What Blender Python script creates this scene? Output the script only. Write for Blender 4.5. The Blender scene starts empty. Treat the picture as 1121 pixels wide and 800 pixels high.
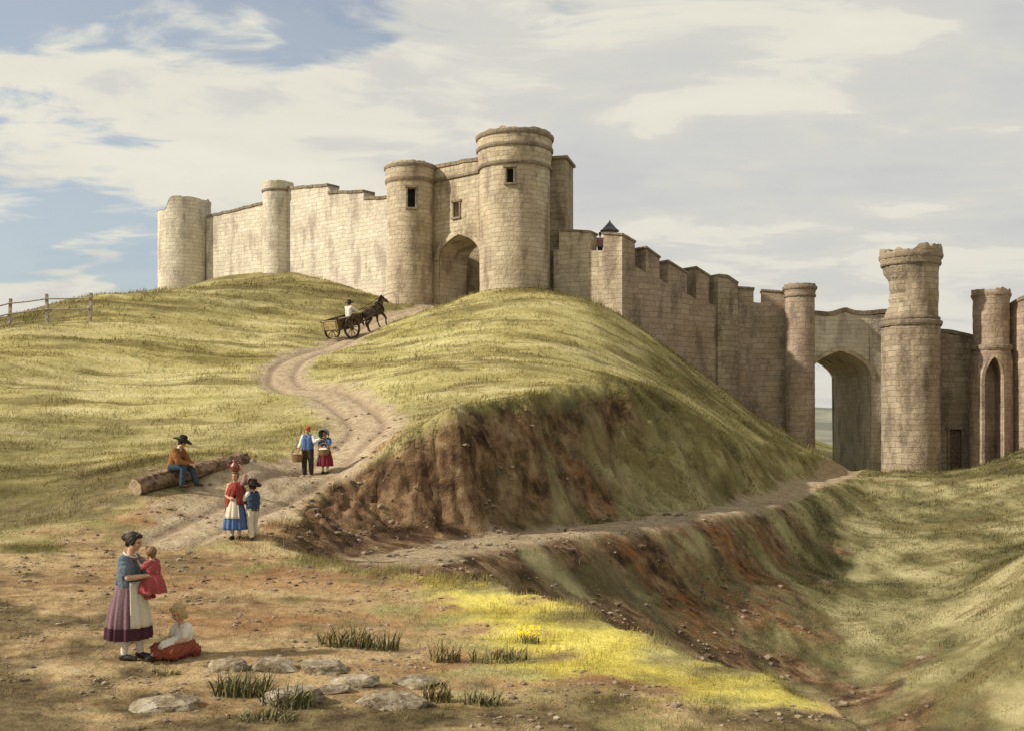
import bpy, bmesh, math, random
import numpy as np
from mathutils import Vector, Matrix, Euler, Quaternion, geometry
random.seed(7); rng = np.random.default_rng(7)
SC = bpy.context.scene; COL = SC.collection
R = math.radians
# ------------------------------------------------------------------ camera, sky, sun, exposure
FPX, CX, HY = 1202.0, 560.5, 470.0           # focal length in photo pixels, centre column, horizon row
cam_d = bpy.data.cameras.new('camera'); cam = bpy.data.objects.new('camera', cam_d); COL.objects.link(cam)
cam_d.sensor_width = 36; cam_d.lens = 36 * FPX / 1121; cam_d.shift_y = 70 / 1121
cam_d.clip_start = 0.1; cam_d.clip_end = 20000
cam.location = (0, 0, 0); cam.rotation_euler = (R(90), 0, 0)
SC.camera = cam
SUN_DIR = Vector((0.95, 0.24, -0.64)).normalized()          # the way the light travels
SUN_EL = math.asin(-SUN_DIR.z); SUN_AZ = math.atan2(-SUN_DIR.x, -SUN_DIR.y)
sun_d = bpy.data.lights.new('sun', 'SUN'); sun_d.energy = 5.0; sun_d.angle = R(1.2); sun_d.color = (1.0, 0.925, 0.80)
sun = bpy.data.objects.new('sun', sun_d); COL.objects.link(sun)
sun.rotation_euler = SUN_DIR.to_track_quat('-Z', 'Y').to_euler()
SC.view_settings.view_transform = 'Standard'; SC.view_settings.look = 'None'
SC.view_settings.exposure = 0.20; SC.view_settings.gamma = 1.0

class NT:
    """small helper to write node trees"""
    def __init__(s, nt): s.nt = nt; s.n = nt.nodes; s.l = nt.links
    def new(s, t, **kw):
        n = s.n.new(t)
        for k, v in kw.items():
            if k.startswith('_'): continue
            setattr(n, k, v)
        return n
    def link(s, a, b): s.l.new(a, b)
    def setin(s, sock, v):
        if isinstance(v, bpy.types.NodeSocket): s.l.new(v, sock)
        elif v is not None:
            if sock.type == 'RGBA' and hasattr(v, '__len__') and len(v) == 3: v = (*v, 1)
            sock.default_value = v
    def math(s, op, a, b=None, c=None, clamp=False):
        n = s.new('ShaderNodeMath', operation=op, use_clamp=clamp)
        for i, v in enumerate((a, b, c)):
            if v is not None: s.setin(n.inputs[i], v)
        return n.outputs[0]
    def vmath(s, op, a, b=None):
        n = s.new('ShaderNodeVectorMath', operation=op)
        s.setin(n.inputs[0], a)
        if b is not None: s.setin(n.inputs[3 if op == 'SCALE' else 1], b)
        return n.outputs['Value'] if op in ('DOT_PRODUCT', 'LENGTH') else n.outputs[0]
    def noise(s, vec, scale, detail=4, rough=0.55, dist=0.0):
        n = s.new('ShaderNodeTexNoise'); s.setin(n.inputs['Vector'], vec); n.inputs['Scale'].default_value = scale
        n.inputs['Detail'].default_value = detail; n.inputs['Roughness'].default_value = rough; n.inputs['Distortion'].default_value = dist
        return n.outputs['Fac']
    def ramp(s, fac, stops, interp='LINEAR'):
        n = s.new('ShaderNodeValToRGB'); cr = n.color_ramp; cr.interpolation = interp
        while len(cr.elements) > 1: cr.elements.remove(cr.elements[0])
        for i, (p, c) in enumerate(stops):
            e = cr.elements[0] if i == 0 else cr.elements.new(p)
            e.position = p; e.color = (*c, 1) if hasattr(c, '__len__') else (c, c, c, 1)
        s.setin(n.inputs['Fac'], fac); return n.outputs['Color']
    def mix(s, fac, a, b, mode='MIX'):
        n = s.new('ShaderNodeMix', data_type='RGBA', blend_type=mode)
        s.setin(n.inputs[0], fac); s.setin(n.inputs[6], a); s.setin(n.inputs[7], b); return n.outputs[2]
    def step(s, v, a, b):
        n = s.new('ShaderNodeMapRange', interpolation_type='SMOOTHSTEP'); s.setin(n.inputs[0], v)
        n.inputs[1].default_value = a; n.inputs[2].default_value = b; return n.outputs[0]

world = bpy.data.worlds.new('World'); SC.world = world; world.use_nodes = True
wt = NT(world.node_tree); wt.n.clear()
out = wt.new('ShaderNodeOutputWorld')
sky = wt.new('ShaderNodeTexSky', sky_type='NISHITA'); sky.sun_disc = False
sky.sun_elevation = SUN_EL; sky.sun_rotation = SUN_AZ
sky.air_density = 1.0; sky.dust_density = 2.0; sky.ozone_density = 1.2
bg1 = wt.new('ShaderNodeBackground'); bg1.inputs[1].default_value = 0.12
wt.link(sky.outputs[0], bg1.inputs[0])
tc = wt.new('ShaderNodeTexCoord'); D = tc.outputs['Generated']
sep = wt.new('ShaderNodeSeparateXYZ'); wt.link(D, sep.inputs[0])
zc = wt.math('ADD', wt.math('MAXIMUM', sep.outputs[2], 0.0), 0.13)
cmb = wt.new('ShaderNodeCombineXYZ')
wt.link(wt.math('DIVIDE', sep.outputs[0], zc), cmb.inputs[0]); wt.link(wt.math('DIVIDE', sep.outputs[1], zc), cmb.inputs[1])
P0 = cmb.outputs[0]
mp = wt.new('ShaderNodeMapping'); wt.link(P0, mp.inputs[0]); mp.inputs['Rotation'].default_value = (0, 0, R(-20)); mp.inputs['Scale'].default_value = (0.8, 1.15, 1); mp.inputs['Location'].default_value = (3.1, 1.7, 0.4)
W = mp.outputs[0]
warp = wt.new('ShaderNodeTexNoise'); wt.link(W, warp.inputs['Vector']); warp.inputs['Scale'].default_value = 1.6; warp.inputs['Detail'].default_value = 3
W2 = wt.vmath('ADD', W, wt.vmath('SCALE', warp.outputs['Color'], 0.55))
n1 = wt.noise(W2, 1.05, 9, 0.56); n2 = wt.noise(W2, 2.3, 8, 0.55); n3 = wt.noise(W, 0.55, 3, 0.5)
ul = Vector(((110 - CX) / FPX, 1, (HY - 60) / FPX)).normalized()     # the blue gap in the cloud, up to the left
gap = wt.step(wt.vmath('DOT_PRODUCT', D, tuple(ul)), 0.948, 0.995)
cover = wt.math('SUBTRACT', wt.math('ADD', n1, 0.180), wt.math('MULTIPLY', gap, 0.24))
cloud = wt.step(cover, 0.478, 0.54)
shade = wt.math('ADD', wt.math('MULTIPLY', n2, 0.75), wt.math('MULTIPLY', n3, 0.35))
ccol = wt.ramp(shade, [(0.36, (0.67, 0.67, 0.665)), (0.47, (0.725, 0.72, 0.69)), (0.53, (0.77, 0.755, 0.69)), (0.575, (0.90, 0.87, 0.75)), (0.72, (0.96, 0.92, 0.79))])
low = wt.step(sep.outputs[2], 0.02, 0.22)
ccol = wt.mix(wt.math('MULTIPLY', wt.math('SUBTRACT', 1.0, low), 0.55), ccol, (0.72, 0.71, 0.66))
bg2 = wt.new('ShaderNodeBackground'); wt.link(ccol, bg2.inputs[0]); bg2.inputs[1].default_value = 0.77
mx = wt.new('ShaderNodeMixShader'); wt.link(wt.math('ADD', wt.math('MULTIPLY', cloud, 0.68), 0.30), mx.inputs[0]); wt.link(bg1.outputs[0], mx.inputs[1]); wt.link(bg2.outputs[0], mx.inputs[2])
wt.link(mx.outputs[0], out.inputs[0])

# ------------------------------------------------------------------ helpers
def at(px, py, Y): return Vector(((px - CX) / FPX * Y, Y, (HY - py) / FPX * Y))

def put(name, me, m=None, parent=None, kind=None, loc=None, rz=None, smooth=False):
    o = bpy.data.objects.new(name, me); COL.objects.link(o)
    if m is not None: me.materials.append(m)
    if parent is not None: o.parent = parent
    if kind: o['kind'] = kind
    if loc is not None: o.location = loc
    if rz is not None: o.rotation_euler = (0, 0, rz)
    if smooth: me.shade_smooth()
    return o

def tag(o, label, cat, group=None):
    o['label'] = label; o['category'] = cat
    if group: o['group'] = group
    return o

def empty(name, label, cat, loc=(0, 0, 0), rz=0.0, group=None):
    o = bpy.data.objects.new(name, None); o.empty_display_size = 0.2; COL.objects.link(o)
    o.location = loc; o.rotation_euler = (0, 0, rz)
    return tag(o, label, cat, group)

def mesh_from(verts, faces, name='mesh'):
    me = bpy.data.meshes.new(name); me.from_pydata([tuple(v) for v in verts], [], [tuple(f) for f in faces]); me.update(); return me

def bm_mesh(bm, name='mesh', recalc=True):
    if recalc: bmesh.ops.recalc_face_normals(bm, faces=bm.faces)
    me = bpy.data.meshes.new(name); bm.to_mesh(me); bm.free(); return me

def add_box(bm, c, size, rot=None, bevel=0.0):
    g = bmesh.ops.create_cube(bm, size=1.0); vs = g['verts']
    bmesh.ops.scale(bm, vec=size, verts=vs)
    if bevel:
        es = list({e for v in vs for e in v.link_edges})
        r = bmesh.ops.bevel(bm, geom=es, offset=bevel, segments=1, affect='EDGES', profile=0.5)
        vs = list({v for f in r['faces'] for v in f.verts} | {v for v in vs if v.is_valid})
    M = Matrix.Translation(c) @ (rot.to_4x4() if rot is not None else Matrix.Identity(4))
    bmesh.ops.transform(bm, matrix=M, verts=vs); return vs

def add_tube(bm, pts, rad, n=8, caps=True):
    pts = [Vector(p) for p in pts]; rads = rad if hasattr(rad, '__len__') else [rad] * len(pts); rings = []
    up = Vector((0, 0, 1))
    for i, p in enumerate(pts):
        t = (pts[min(i + 1, len(pts) - 1)] - pts[max(i - 1, 0)]).normalized()
        a = t.cross(up if abs(t.z) < 0.95 else Vector((1, 0, 0))).normalized(); b = t.cross(a)
        rings.append([bm.verts.new(p + (a * math.cos(k / n * math.tau) + b * math.sin(k / n * math.tau)) * rads[i]) for k in range(n)])
    for r0, r1 in zip(rings, rings[1:]):
        for k in range(n): bm.faces.new((r0[k], r0[(k + 1) % n], r1[(k + 1) % n], r1[k]))
    if caps: bm.faces.new(rings[0][::-1]); bm.faces.new(rings[-1])
    return rings

def add_lathe(bm, prof, n=24, c=(0, 0, 0), sx=1.0, sy=1.0, fold=None, caps=True):
    rings = []
    for (z, r) in prof:
        ring = []
        for k in range(n):
            a = k / n * math.tau; rr = r + (fold(a, z) if fold else 0)
            ring.append(bm.verts.new((c[0] + rr * sx * math.cos(a), c[1] + rr * sy * math.sin(a), c[2] + z)))
        rings.append(ring)
    for r0, r1 in zip(rings, rings[1:]):
        for k in range(n): bm.faces.new((r0[k], r0[(k + 1) % n], r1[(k + 1) % n], r1[k]))
    if caps: bm.faces.new(rings[0][::-1]); bm.faces.new(rings[-1])
    return rings

# numpy gradient noise
_perm = rng.permutation(512); _perm = np.concatenate([_perm, _perm]); _ga = rng.random(512) * math.tau
def perlin(x, y):
    x = np.asarray(x, float); y = np.asarray(y, float)
    xi = np.floor(x).astype(int); yi = np.floor(y).astype(int); xf = x - xi; yf = y - yi
    u = xf ** 3 * (xf * (xf * 6 - 15) + 10); v = yf ** 3 * (yf * (yf * 6 - 15) + 10)
    def g(ix, iy, dx, dy):
        h = _perm[(_perm[ix & 511] + iy) & 511]; a = _ga[h]; return np.cos(a) * dx + np.sin(a) * dy
    n00 = g(xi, yi, xf, yf); n10 = g(xi + 1, yi, xf - 1, yf); n01 = g(xi, yi + 1, xf, yf - 1); n11 = g(xi + 1, yi + 1, xf - 1, yf - 1)
    return ((n00 * (1 - u) + n10 * u) * (1 - v) + (n01 * (1 - u) + n11 * u) * v) * 1.5
def fbm(x, y, o=4, g=0.5):
    s = 0; a = 1.0
    for i in range(o): s = s + a * perlin(x + 17.3 * i, y - 9.1 * i); x = x * 2.03; y = y * 2.03; a *= g
    return s
def sst(t): t = np.clip(t, 0, 1); return t * t * (3 - 2 * t)

# ------------------------------------------------------------------ terrain
U_px = [(0,800,10.5),(280,800,10.9),(560,800,11),(1000,800,11.3),(-300,800,10.5),(140,722,14),(0,700,14.8),(400,722,14.2),(560,700,15.5),(-200,700,15),
 (640,665,17.3),(740,710,15),(850,745,13.1),(0,620,20.5),(-200,620,21),(270,590,24),(190,600,23.2),(100,590,24),(440,625,21),(560,640,19),(340,600,23.2),(330,640,19.5),
 (205,535,28.3),(140,542,27.4),(275,502,30.5),(250,545,28),(345,519,32),(320,540,29.6),(400,490,33.5),(440,475,33),(470,460,32.3),(490,446,31.7),(540,438,33.5),(590,434,36),(650,422,42),
 (0,570,27),(0,480,36.5),(0,400,48),(0,362,58),(-70,378,60),(-200,430,55),(-250,560,27),(100,480,37),(100,410,49),(80,340,64),(112,325,68),(170,320,77),(0,372,74),(80,356,77),(-150,470,80),(-120,395,66),
 (200,450,41),(200,390,54),(250,312,80),(290,297,84),(200,318,87),(340,303,81),(400,322,77),
 (415,460,38),(380,440,41.5),(345,425,45),(302,421,46.7),(310,400,52),(335,388,56.5),(365,378,60),(398,362,65),(425,348,69),(470,336,73),(500,331,77),
 (395,385,56),(440,352,63.5),(485,335,67.5),(525,320,69),(560,315,68.5),(600,318,69),(480,400,45.5),(400,410,48),(560,400,46),(560,360,57.5),(640,380,55.5),(700,400,58),(640,331,69),
 (680,346,68.5),(710,368,70),(740,391,71.5),(770,415,73.5),(800,438,75),(860,476,74),(920,509,71.5),(750,440,56),(800,470,56.5),(850,500,57.5),(700,365,65),(860,488,65)]
U_w = [(-15,4,-3.15),(0,0,-3.2),(15,0,-3.2),(0,-12,-3.2),(-22,-10,-3.1),(22,-10,-3.2),(30,4,-3.5),(-30,20,-2.0),(-45,40,.5),
 (-25,98,11),(0,92,10),(-5,84,9.6),(10,90,7),(-45,100,9),(-10,115,8),(20,100,2),(25,85,-2),(22,79,-3.2),(33,82,-3.4),(40,95,-5),(-52,80,6),(-65,60,5),(-62,30,2),(45,76,-2),(55,60,1)]
V_px = [(470,606,26.5),(440,612,25.2),(530,592,29.5),(600,582,32.5),(700,572,38),(800,555,46),(880,532,59),(930,515,71),(960,514,71),(500,586,30.8),(560,574,34),(640,562,39.5),(750,540,46),(850,520,58),
 (500,645,24),(600,675,25),(700,720,26),(800,745,27.5),(900,745,29.5),(950,745,29),(1050,785,24),(1121,810,21),(600,620,28.8),(700,640,31),(800,640,35),(900,620,44),(850,590,44),(950,560,56),
 (1000,620,43),(1000,700,31.5),(1000,528,63),(1000,519,71),(1050,515,70),(1080,507,69),(1121,492,68.5),(1121,550,52),(1121,606,35),(1121,700,25.3),(1200,574,32.5),(1250,474,58),(1250,690,19.5),(1060,545,56),(1070,640,36),
 (720,600,36),(800,590,42)]
V_w = [(16,8,-4.2),(28,14,-2.4),(42,30,-1.5),(48,60,.8),(3,17,-4.0),(7,14.5,-4.8),(35,75,-2.6),(22,80,-3.2),(2,24,-5.3),(-5,22,-3.2)]
def pts(px, w): return np.array([tuple(at(*p)) for p in px] + list(w))
class TPS:
    def __init__(s, P, lam=0.15):
        s.X = P[:, :2]; n = len(P)
        r = np.linalg.norm(s.X[:, None] - s.X[None], axis=2); K = np.where(r > 0, r * r * np.log(r + 1e-9), 0) + lam * np.eye(n)
        A = np.zeros((n + 3, n + 3)); A[:n, :n] = K; A[:n, n] = 1; A[:n, n + 1:] = s.X; A[n, :n] = 1; A[n + 1:, :n] = s.X.T
        s.w = np.linalg.solve(A, np.concatenate([P[:, 2], [0, 0, 0]]))
    def __call__(s, x, y):
        sh = x.shape; x = x.ravel(); y = y.ravel(); z = np.zeros_like(x); n = len(s.X)
        for a in range(0, len(x), 40000):
            xx = x[a:a + 40000]; yy = y[a:a + 40000]
            r2 = (xx[:, None] - s.X[:, 0]) ** 2 + (yy[:, None] - s.X[:, 1]) ** 2
            z[a:a + 40000] = (0.5 * r2 * np.log(r2 + 1e-12)) @ s.w[:n] + s.w[n] + s.w[n + 1] * xx + s.w[n + 2] * yy
        return z.reshape(sh)
TU = TPS(pts(U_px, U_w)); TV = TPS(pts(V_px, V_w))
EDGE = [(938,510,74,3),(905,503,69,5),(850,492,63,8),(760,462,55,8),(690,438,48,6),(650,424,44,4.5),(590,436,36.8,3.0),(490,447,31.5,2.7),(462,466,31.4,2.7),(400,493,32.2,3.2),(350,523,30.6,3.2),(312,556,27.2,2.8),(292,590,24,2.2),(335,606,22.7,1.6),
 (440,627,20.9,1.6),(560,641,18.9,2),(640,666,17.2,2.6),(740,711,14.9,2.8),(850,746,13.0,3),(1020,800,11.2,3)]
EV = [(at(a, b, Y).x, Y, w) for a, b, Y, w in EDGE] + [(9, 6, 3), (40, -5, 5), (70, 40, 6), (60, 74, 6), (28, 74, 3)]
EV = np.array(EV)
def poly_sd(x, y, V):
    """signed distance to a closed polygon (inside positive) and the width carried by its nearest edge"""
    best = np.full(x.shape, 1e9); wid = np.zeros(x.shape); ins = np.zeros(x.shape, bool); n = len(V)
    for i in range(n):
        ax, ay, aw = V[i]; bx, by, bw = V[(i + 1) % n]; dx, dy = bx - ax, by - ay
        t = np.clip(((x - ax) * dx + (y - ay) * dy) / (dx * dx + dy * dy), 0, 1)
        d = np.hypot(x - ax - t * dx, y - ay - t * dy); m = d < best
        best = np.where(m, d, best); wid = np.where(m, aw + t * (bw - aw), wid)
        c = ((ay > y) != (by > y)) & (x < dx * (y - ay) / (dy if dy else 1e-9) + ax); ins ^= c
    return np.where(ins, best, -best), wid
ROAD = [(190,590,24.2),(250,560,26.8),(320,530,30.5),(375,497,34),(402,470,37),(395,452,39.5),(360,432,43.5),(318,424,46),(310,405,50.5),(330,390,56),(365,378,60),(398,362,65),(425,348,69),(470,336,73),(503,331,78),(503,331,86)]
RWID = [.5,1.2,1.3,1.15,1.0,.92,.85,.8,.8,.85,.9,.95,1.0,1.1,1.3,1.5]
PATH = [(440,612,25),(500,599,27.6),(560,590,29.8),(620,582,32),(700,573,35.5),(800,555,43),(880,532,57),(925,516,71),(935,514,80)]
def poly_d(x, y, P, W):
    best = np.full(x.shape, 1e9); wid = np.ones(x.shape)
    for i in range(len(P) - 1):
        ax, ay = P[i][:2]; bx, by = P[i + 1][:2]; dx, dy = bx - ax, by - ay
        t = np.clip(((x - ax) * dx + (y - ay) * dy) / (dx * dx + dy * dy), 0, 1)
        d = np.hypot(x - ax - t * dx, y - ay - t * dy); m = d < best; best = np.where(m, d, best); wid = np.where(m, W[i] + t * (W[i + 1] - W[i]), wid)
    return best, wid
def catmull(P, k=6):
    P = [Vector(p) for p in P]; o = []
    for i in range(len(P) - 1):
        a, b, c, d = P[max(i - 1, 0)], P[i], P[i + 1], P[min(i + 2, len(P) - 1)]
        for j in range(k):
            t = j / k; o.append(0.5 * ((2 * b) + (c - a) * t + (2 * a - 5 * b + 4 * c - d) * t * t + (3 * b - a - 3 * c + d) * t ** 3))
    o.append(P[-1]); return o
ROADP = catmull([(at(*p).x, p[2], w) for p, w in zip(ROAD, RWID)]); ROADW = [p.z for p in ROADP]
PATHP = catmull([(at(*p).x, p[2], 0.75) for p in PATH]); PATHW = [0.75] * len(PATHP)
_pp = np.array([(p.x, p.y) for p in PATHP]); _pz = np.array([(HY - np.interp(p.y, [q[2] for q in PATH], [q[1] for q in PATH])) / FPX * p.y for p in PATHP])
def PZ(x, y):
    d = (x[:, None] - _pp[:, 0]) ** 2 + (y[:, None] - _pp[:, 1]) ** 2; w = 1 / (d + .05) ** 2
    return (w * _pz).sum(1) / w.sum(1)
def terrain(x, y, full=False):
    x = np.asarray(x, float); y = np.asarray(y, float); sh = x.shape
    x = np.atleast_1d(x); y = np.atleast_1d(y)
    sd, wid = poly_sd(x, y, EV)
    gul = 0.75 * fbm(x / 2.7, y / 3.1, 2) + 0.36 * fbm(x / 0.9 + 5, y / 0.9, 3)
    big = np.clip(wid / 3.2, 0.5, 1.6)
    q = np.clip((sd + gul * big * 0.75 + 0.1) / wid, 0, 1); sharp = 1 - sst((wid - 3.0) / 2.5)
    t = sst(q) * (1 - sharp) + (1 - (1 - sst(q * 1.25) * .35 - q * .65) ** 1.7) * sharp
    t = np.where((sd > wid * 1.6), 1, t)
    zu = TU(x, y); zv = TV(x, y)
    z = zu * (1 - t) + zv * t
    face = np.clip(4 * t * (1 - t), 0, 1) * np.clip((zu - zv) / 1.2, 0, 1)
    z += face * sst((y - 21) / 7) * sst((3.4 - wid) / .8 + .35) * (0.60 * (np.abs(fbm(x / 1.6, y / 1.6 + 9, 5, .58)) - .35) + 0.24 * np.abs(fbm(x / 0.5, y / 0.5, 3)))
    rd, rw = poly_d(x, y, ROADP, ROADW); pd, pw = poly_d(x, y, PATHP, PATHW)
    road = sst(1 - (rd - rw) / 0.7 + 0.55 * fbm(x / 0.9, y / 0.9, 3)) * sst(1 - t * 3); path = sst(1 - (pd - pw) / 0.5 + 0.5 * fbm(x / 0.8, y / 0.8, 3))
    onr = sst(1.3 - rd / (rw + .4)) * (1 - t)
    rut = np.exp(-((rd - 0.55) / 0.16) ** 2) * onr
    z -= 0.10 * onr + 0.075 * rut
    onp = sst(1.3 - pd / 2.0) * sst(sd / 1.0); z = z * (1 - onp) + (PZ(x, y) + .02 * fbm(x / .6, y / .6, 2)) * onp
    d0 = np.hypot(x, y - 20)
    near = sst((d0 - 6) / 30)
    z += fbm(x / 7.0, y / 7.0 + 3, 3) * (0.03 + 0.17 * near) * (1 - 0.8 * onr) + 0.022 * fbm(x / 0.8, y / 0.8, 4) + fbm(x / 2.2, y / 2.2, 3) * 0.035 * (1 - .6 * onr)
    far = sst((np.hypot(x, y - 45) - 72) / 60)
    zf = -14 + 3 * fbm(x / 160, y / 160, 4) + sst((y - 500) / 1500) * (34 + 40 * fbm(x / 700 + 3.3, y / 900, 4))
    z = z * (1 - far) + zf * far
    if not full: return z.reshape(sh)
    return z, dict(t=t, face=face, road=road, path=path, sd=sd, far=far, rut=rut)
def tz(x, y): return float(terrain(np.array([x]), np.array([y]))[0])
def hit(px, py, y0=9.0, y1=110.0):
    Y = np.arange(y0, y1, 0.05); x = (px - CX) / FPX * Y; z = (HY - py) / FPX * Y; g = terrain(x, Y)
    i = np.argmax(g >= z); return Vector((x[i], Y[i], g[i]))
u1 = np.concatenate([np.linspace(-3.2, -0.62, 45)[:-1], np.linspace(-0.62, 0.62, 600), np.linspace(0.62, 3.2, 45)[1:]])
yr = [-4.0, -2.0, 0.0, 2.0, 4.0, 6.0, 7.5, 8.5]
while yr[-1] < 100: yr.append(yr[-1] * 1.0048)
while yr[-1] < 9000: yr.append(yr[-1] * 1.06)
yr = np.array(yr)
GX = u1[None, :] * np.maximum(yr[:, None] + 3, 3); GY = np.repeat(yr[:, None], len(u1), 1)
GZ, GM = terrain(GX.ravel(), GY.ravel(), True)
nr, nc = GX.shape
V = np.stack([GX.ravel(), GY.ravel(), GZ], 1)
idx = np.arange(nr * nc).reshape(nr, nc)
F = np.stack([idx[:-1, :-1], idx[:-1, 1:], idx[1:, 1:], idx[1:, :-1]], -1).reshape(-1, 4)
me = bpy.data.meshes.new('ground'); me.vertices.add(len(V)); me.vertices.foreach_set('co', V.ravel())
me.loops.add(F.size); me.loops.foreach_set('vertex_index', F.ravel()); me.polygons.add(len(F))
me.polygons.foreach_set('loop_start', np.arange(0, F.size, 4)); me.polygons.foreach_set('loop_total', np.full(len(F), 4)); me.update(); me.shade_smooth()
def region(x, y, poly, soft, nz=0.5, sc=1.5):
    P = np.array([(at(*p).x, p[2], 0) for p in poly]); sd, _ = poly_sd(x, y, P)
    return sst((sd + nz * soft * fbm(x / sc, y / sc, 4)) / soft + 0.5)
def masks(x, y, M):
    dirt = region(x, y, [(-400,900,8),(-400,640,19.5),(0,596,22.5),(110,560,25.5),(180,535,28),(275,505,30.5),(330,505,33),(400,485,35),(420,475,35),(400,500,31),(340,560,26),(330,605,22),(440,630,20),(480,660,17.5),(520,690,15.8),(520,735,13.5),(560,760,12.3),(900,775,11.8),(980,800,11.2),(1000,900,8)], 2.2, 1.2)
    yel = region(x, y, [(455,634,20.3),(560,643,18.7),(640,668,17),(740,713,14.8),(850,748,12.9),(960,784,11.6),(1040,812,10.9),(960,806,11.1),(860,788,11.6),(780,772,12.1),(680,750,12.9),(560,735,13.6),(490,680,16.6)], 1.3, .7)
    dry = region(x, y, [(-50,370,54),(150,345,66),(420,350,68),(560,318,66),(660,345,65),(690,400,57),(600,425,42),(480,440,33.5),(420,480,35),(280,470,36),(150,450,40),(-50,480,36)], 9, 0.8, 5)
    return dirt, yel, dry
def dark_ground(x, y): return np.maximum(region(x, y, [(-400,900,8),(-300,640,19.5),(0,640,18),(90,690,15),(110,735,13),(260,765,12),(520,765,12),(800,782,11.7),(1000,900,8)], 2.0, 1.5, 1.2), .8 * region(x, y, [(0,560,26.5),(60,510,31),(150,500,33),(170,525,29.5),(60,575,25)], 2.5, 1.0, 2))  # two areas of darker, browner ground: near foreground and lower left hillside
DI, YE, DR = masks(V[:, 0], V[:, 1], GM)
steep = np.gradient(GZ.reshape(nr, nc), axis=0) / np.maximum(np.gradient(GY, axis=0), 1e-6)
def fattr(name, a):
    at_ = me.attributes.new(name, 'FLOAT', 'POINT'); at_.data.foreach_set('value', np.asarray(a, np.float32))
SCR_U = [(240,640,20),(240,560,27),(400,470,34),(490,425,37),(640,405,47),(690,440,47),(680,520,40),(620,572,33.5),(480,640,23)]
SCR_L = [(420,618,23),(440,612,25.2),(600,590,31),(700,580,34.5),(800,565,41),(850,560,46),(860,600,41),(830,650,34),(890,700,31),(930,735,28.5),(960,775,25),(900,790,21),(860,760,21),(760,745,20),(640,690,19),(480,640,21)]
sc_up = sst((GM['t'] - .04) * 9) * region(V[:, 0], V[:, 1], SCR_U, 1.6, .8, 2)
lowscarp = sst((GM['sd'] - 1.0) / 2) * region(V[:, 0], V[:, 1], SCR_L, 3.5, 1.0, 2.5)
fattr('road', GM['road']); fattr('path', GM['path']); fattr('dirt', DI * (1 - GM['t'])); fattr('yellow', YE * (1 - sst(GM['t'] * 2)))
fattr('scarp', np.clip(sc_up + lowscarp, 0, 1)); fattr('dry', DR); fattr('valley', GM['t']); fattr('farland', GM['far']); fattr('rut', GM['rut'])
red = region(V[:, 0], V[:, 1], [(700,590,36),(800,600,41),(830,650,36),(760,650,31),(690,620,33)], 4, 1.0, 2)
fattr('redearth', red); fattr('dark_ground', dark_ground(V[:, 0], V[:, 1]))
ground = put('ground', me, None, kind='structure')

gm = bpy.data.materials.new('ground'); gm.use_nodes = True; g = NT(gm.node_tree); bs = g.n['Principled BSDF']
def A(n): a = g.new('ShaderNodeAttribute'); a.attribute_name = n; return a.outputs['Fac']
geo = g.new('ShaderNodeNewGeometry'); PO = geo.outputs['Position']
def stretched(sx, sy, sz, rz):
    m = g.new('ShaderNodeMapping'); g.link(PO, m.inputs[0]); m.inputs['Scale'].default_value = (sx, sy, sz); m.inputs['Rotation'].default_value = (0, 0, R(rz)); return m.outputs[0]
st = stretched(0.35, 1.0, 1.0, -25)
nA = g.noise(stretched(.45, 1.0, 1.0, -30), 0.17, 6, 0.62); nB = g.noise(st, 0.75, 6, 0.58, 0.15); nC = g.noise(PO, 3.2, 5, 0.6); nD = g.noise(PO, 14, 4, 0.6)
green = g.ramp(g.math('ADD', g.math('MULTIPLY', nB, .45), g.math('MULTIPLY', nA, .55)), [(0.37, (.075, .062, .022)), (0.455, (.16, .135, .05)), (0.53, (.265, .228, .098)), (0.61, (.38, .33, .165))])
straw = g.ramp(g.math('ADD', g.math('MULTIPLY', nB, .55), g.math('MULTIPLY', nA, .45)), [(0.36, (.165, .135, .045)), (0.45, (.30, .255, .095)), (0.53, (.40, .35, .15)), (0.62, (.50, .44, .23))])
c = g.mix(A('dry'), green, straw)
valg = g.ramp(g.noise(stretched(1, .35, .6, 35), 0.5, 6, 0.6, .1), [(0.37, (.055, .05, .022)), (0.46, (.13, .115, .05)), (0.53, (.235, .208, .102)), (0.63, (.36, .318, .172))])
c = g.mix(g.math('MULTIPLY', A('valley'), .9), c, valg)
bst = g.noise(stretched(.22, 1.0, 1.0, -32), .55, 7, .66, .3)
c = g.mix(g.math('MULTIPLY', g.step(bst, .53, .60), .62), c, (.125, .095, .036))
c = g.mix(A('yellow'), c, g.ramp(nB, [(.34, (.33, .26, .06)), (.47, (.49, .415, .085)), (.60, (.60, .52, .13))]))
dcol = g.ramp(g.math('ADD', g.math('MULTIPLY', nB, .55), g.math('MULTIPLY', nC, .45)), [(.33, (.10, .06, .028)), (.43, (.20, .13, .062)), (.52, (.32, .225, .115)), (.63, (.43, .325, .18)), (.74, (.36, .30, .19))])
dcol = g.mix(g.math('MULTIPLY', g.step(nA, .52, .62), .45), dcol, (.26, .13, .055))
dcol = g.mix(g.math('MULTIPLY', g.step(g.noise(PO, .5, 5, .6), .55, .64), .5), dcol, (.13, .115, .05))
c = g.mix(A('dirt'), c, dcol)
c = g.mix(g.math('MULTIPLY', A('dark_ground'), .88), c, g.ramp(nC, [(.36, (.05, .038, .018)), (.52, (.115, .085, .042)), (.66, (.16, .135, .06))]))
rcol = g.ramp(g.math('ADD', g.math('MULTIPLY', nC, .6), g.math('MULTIPLY', nD, .4)), [(.35, (.20, .14, .085)), (.5, (.36, .28, .18)), (.65, (.46, .375, .26))])
rcol = g.mix(g.math('MULTIPLY', A('rut'), .7), rcol, (.24, .17, .11))
c = g.mix(A('road'), c, rcol)
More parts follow.
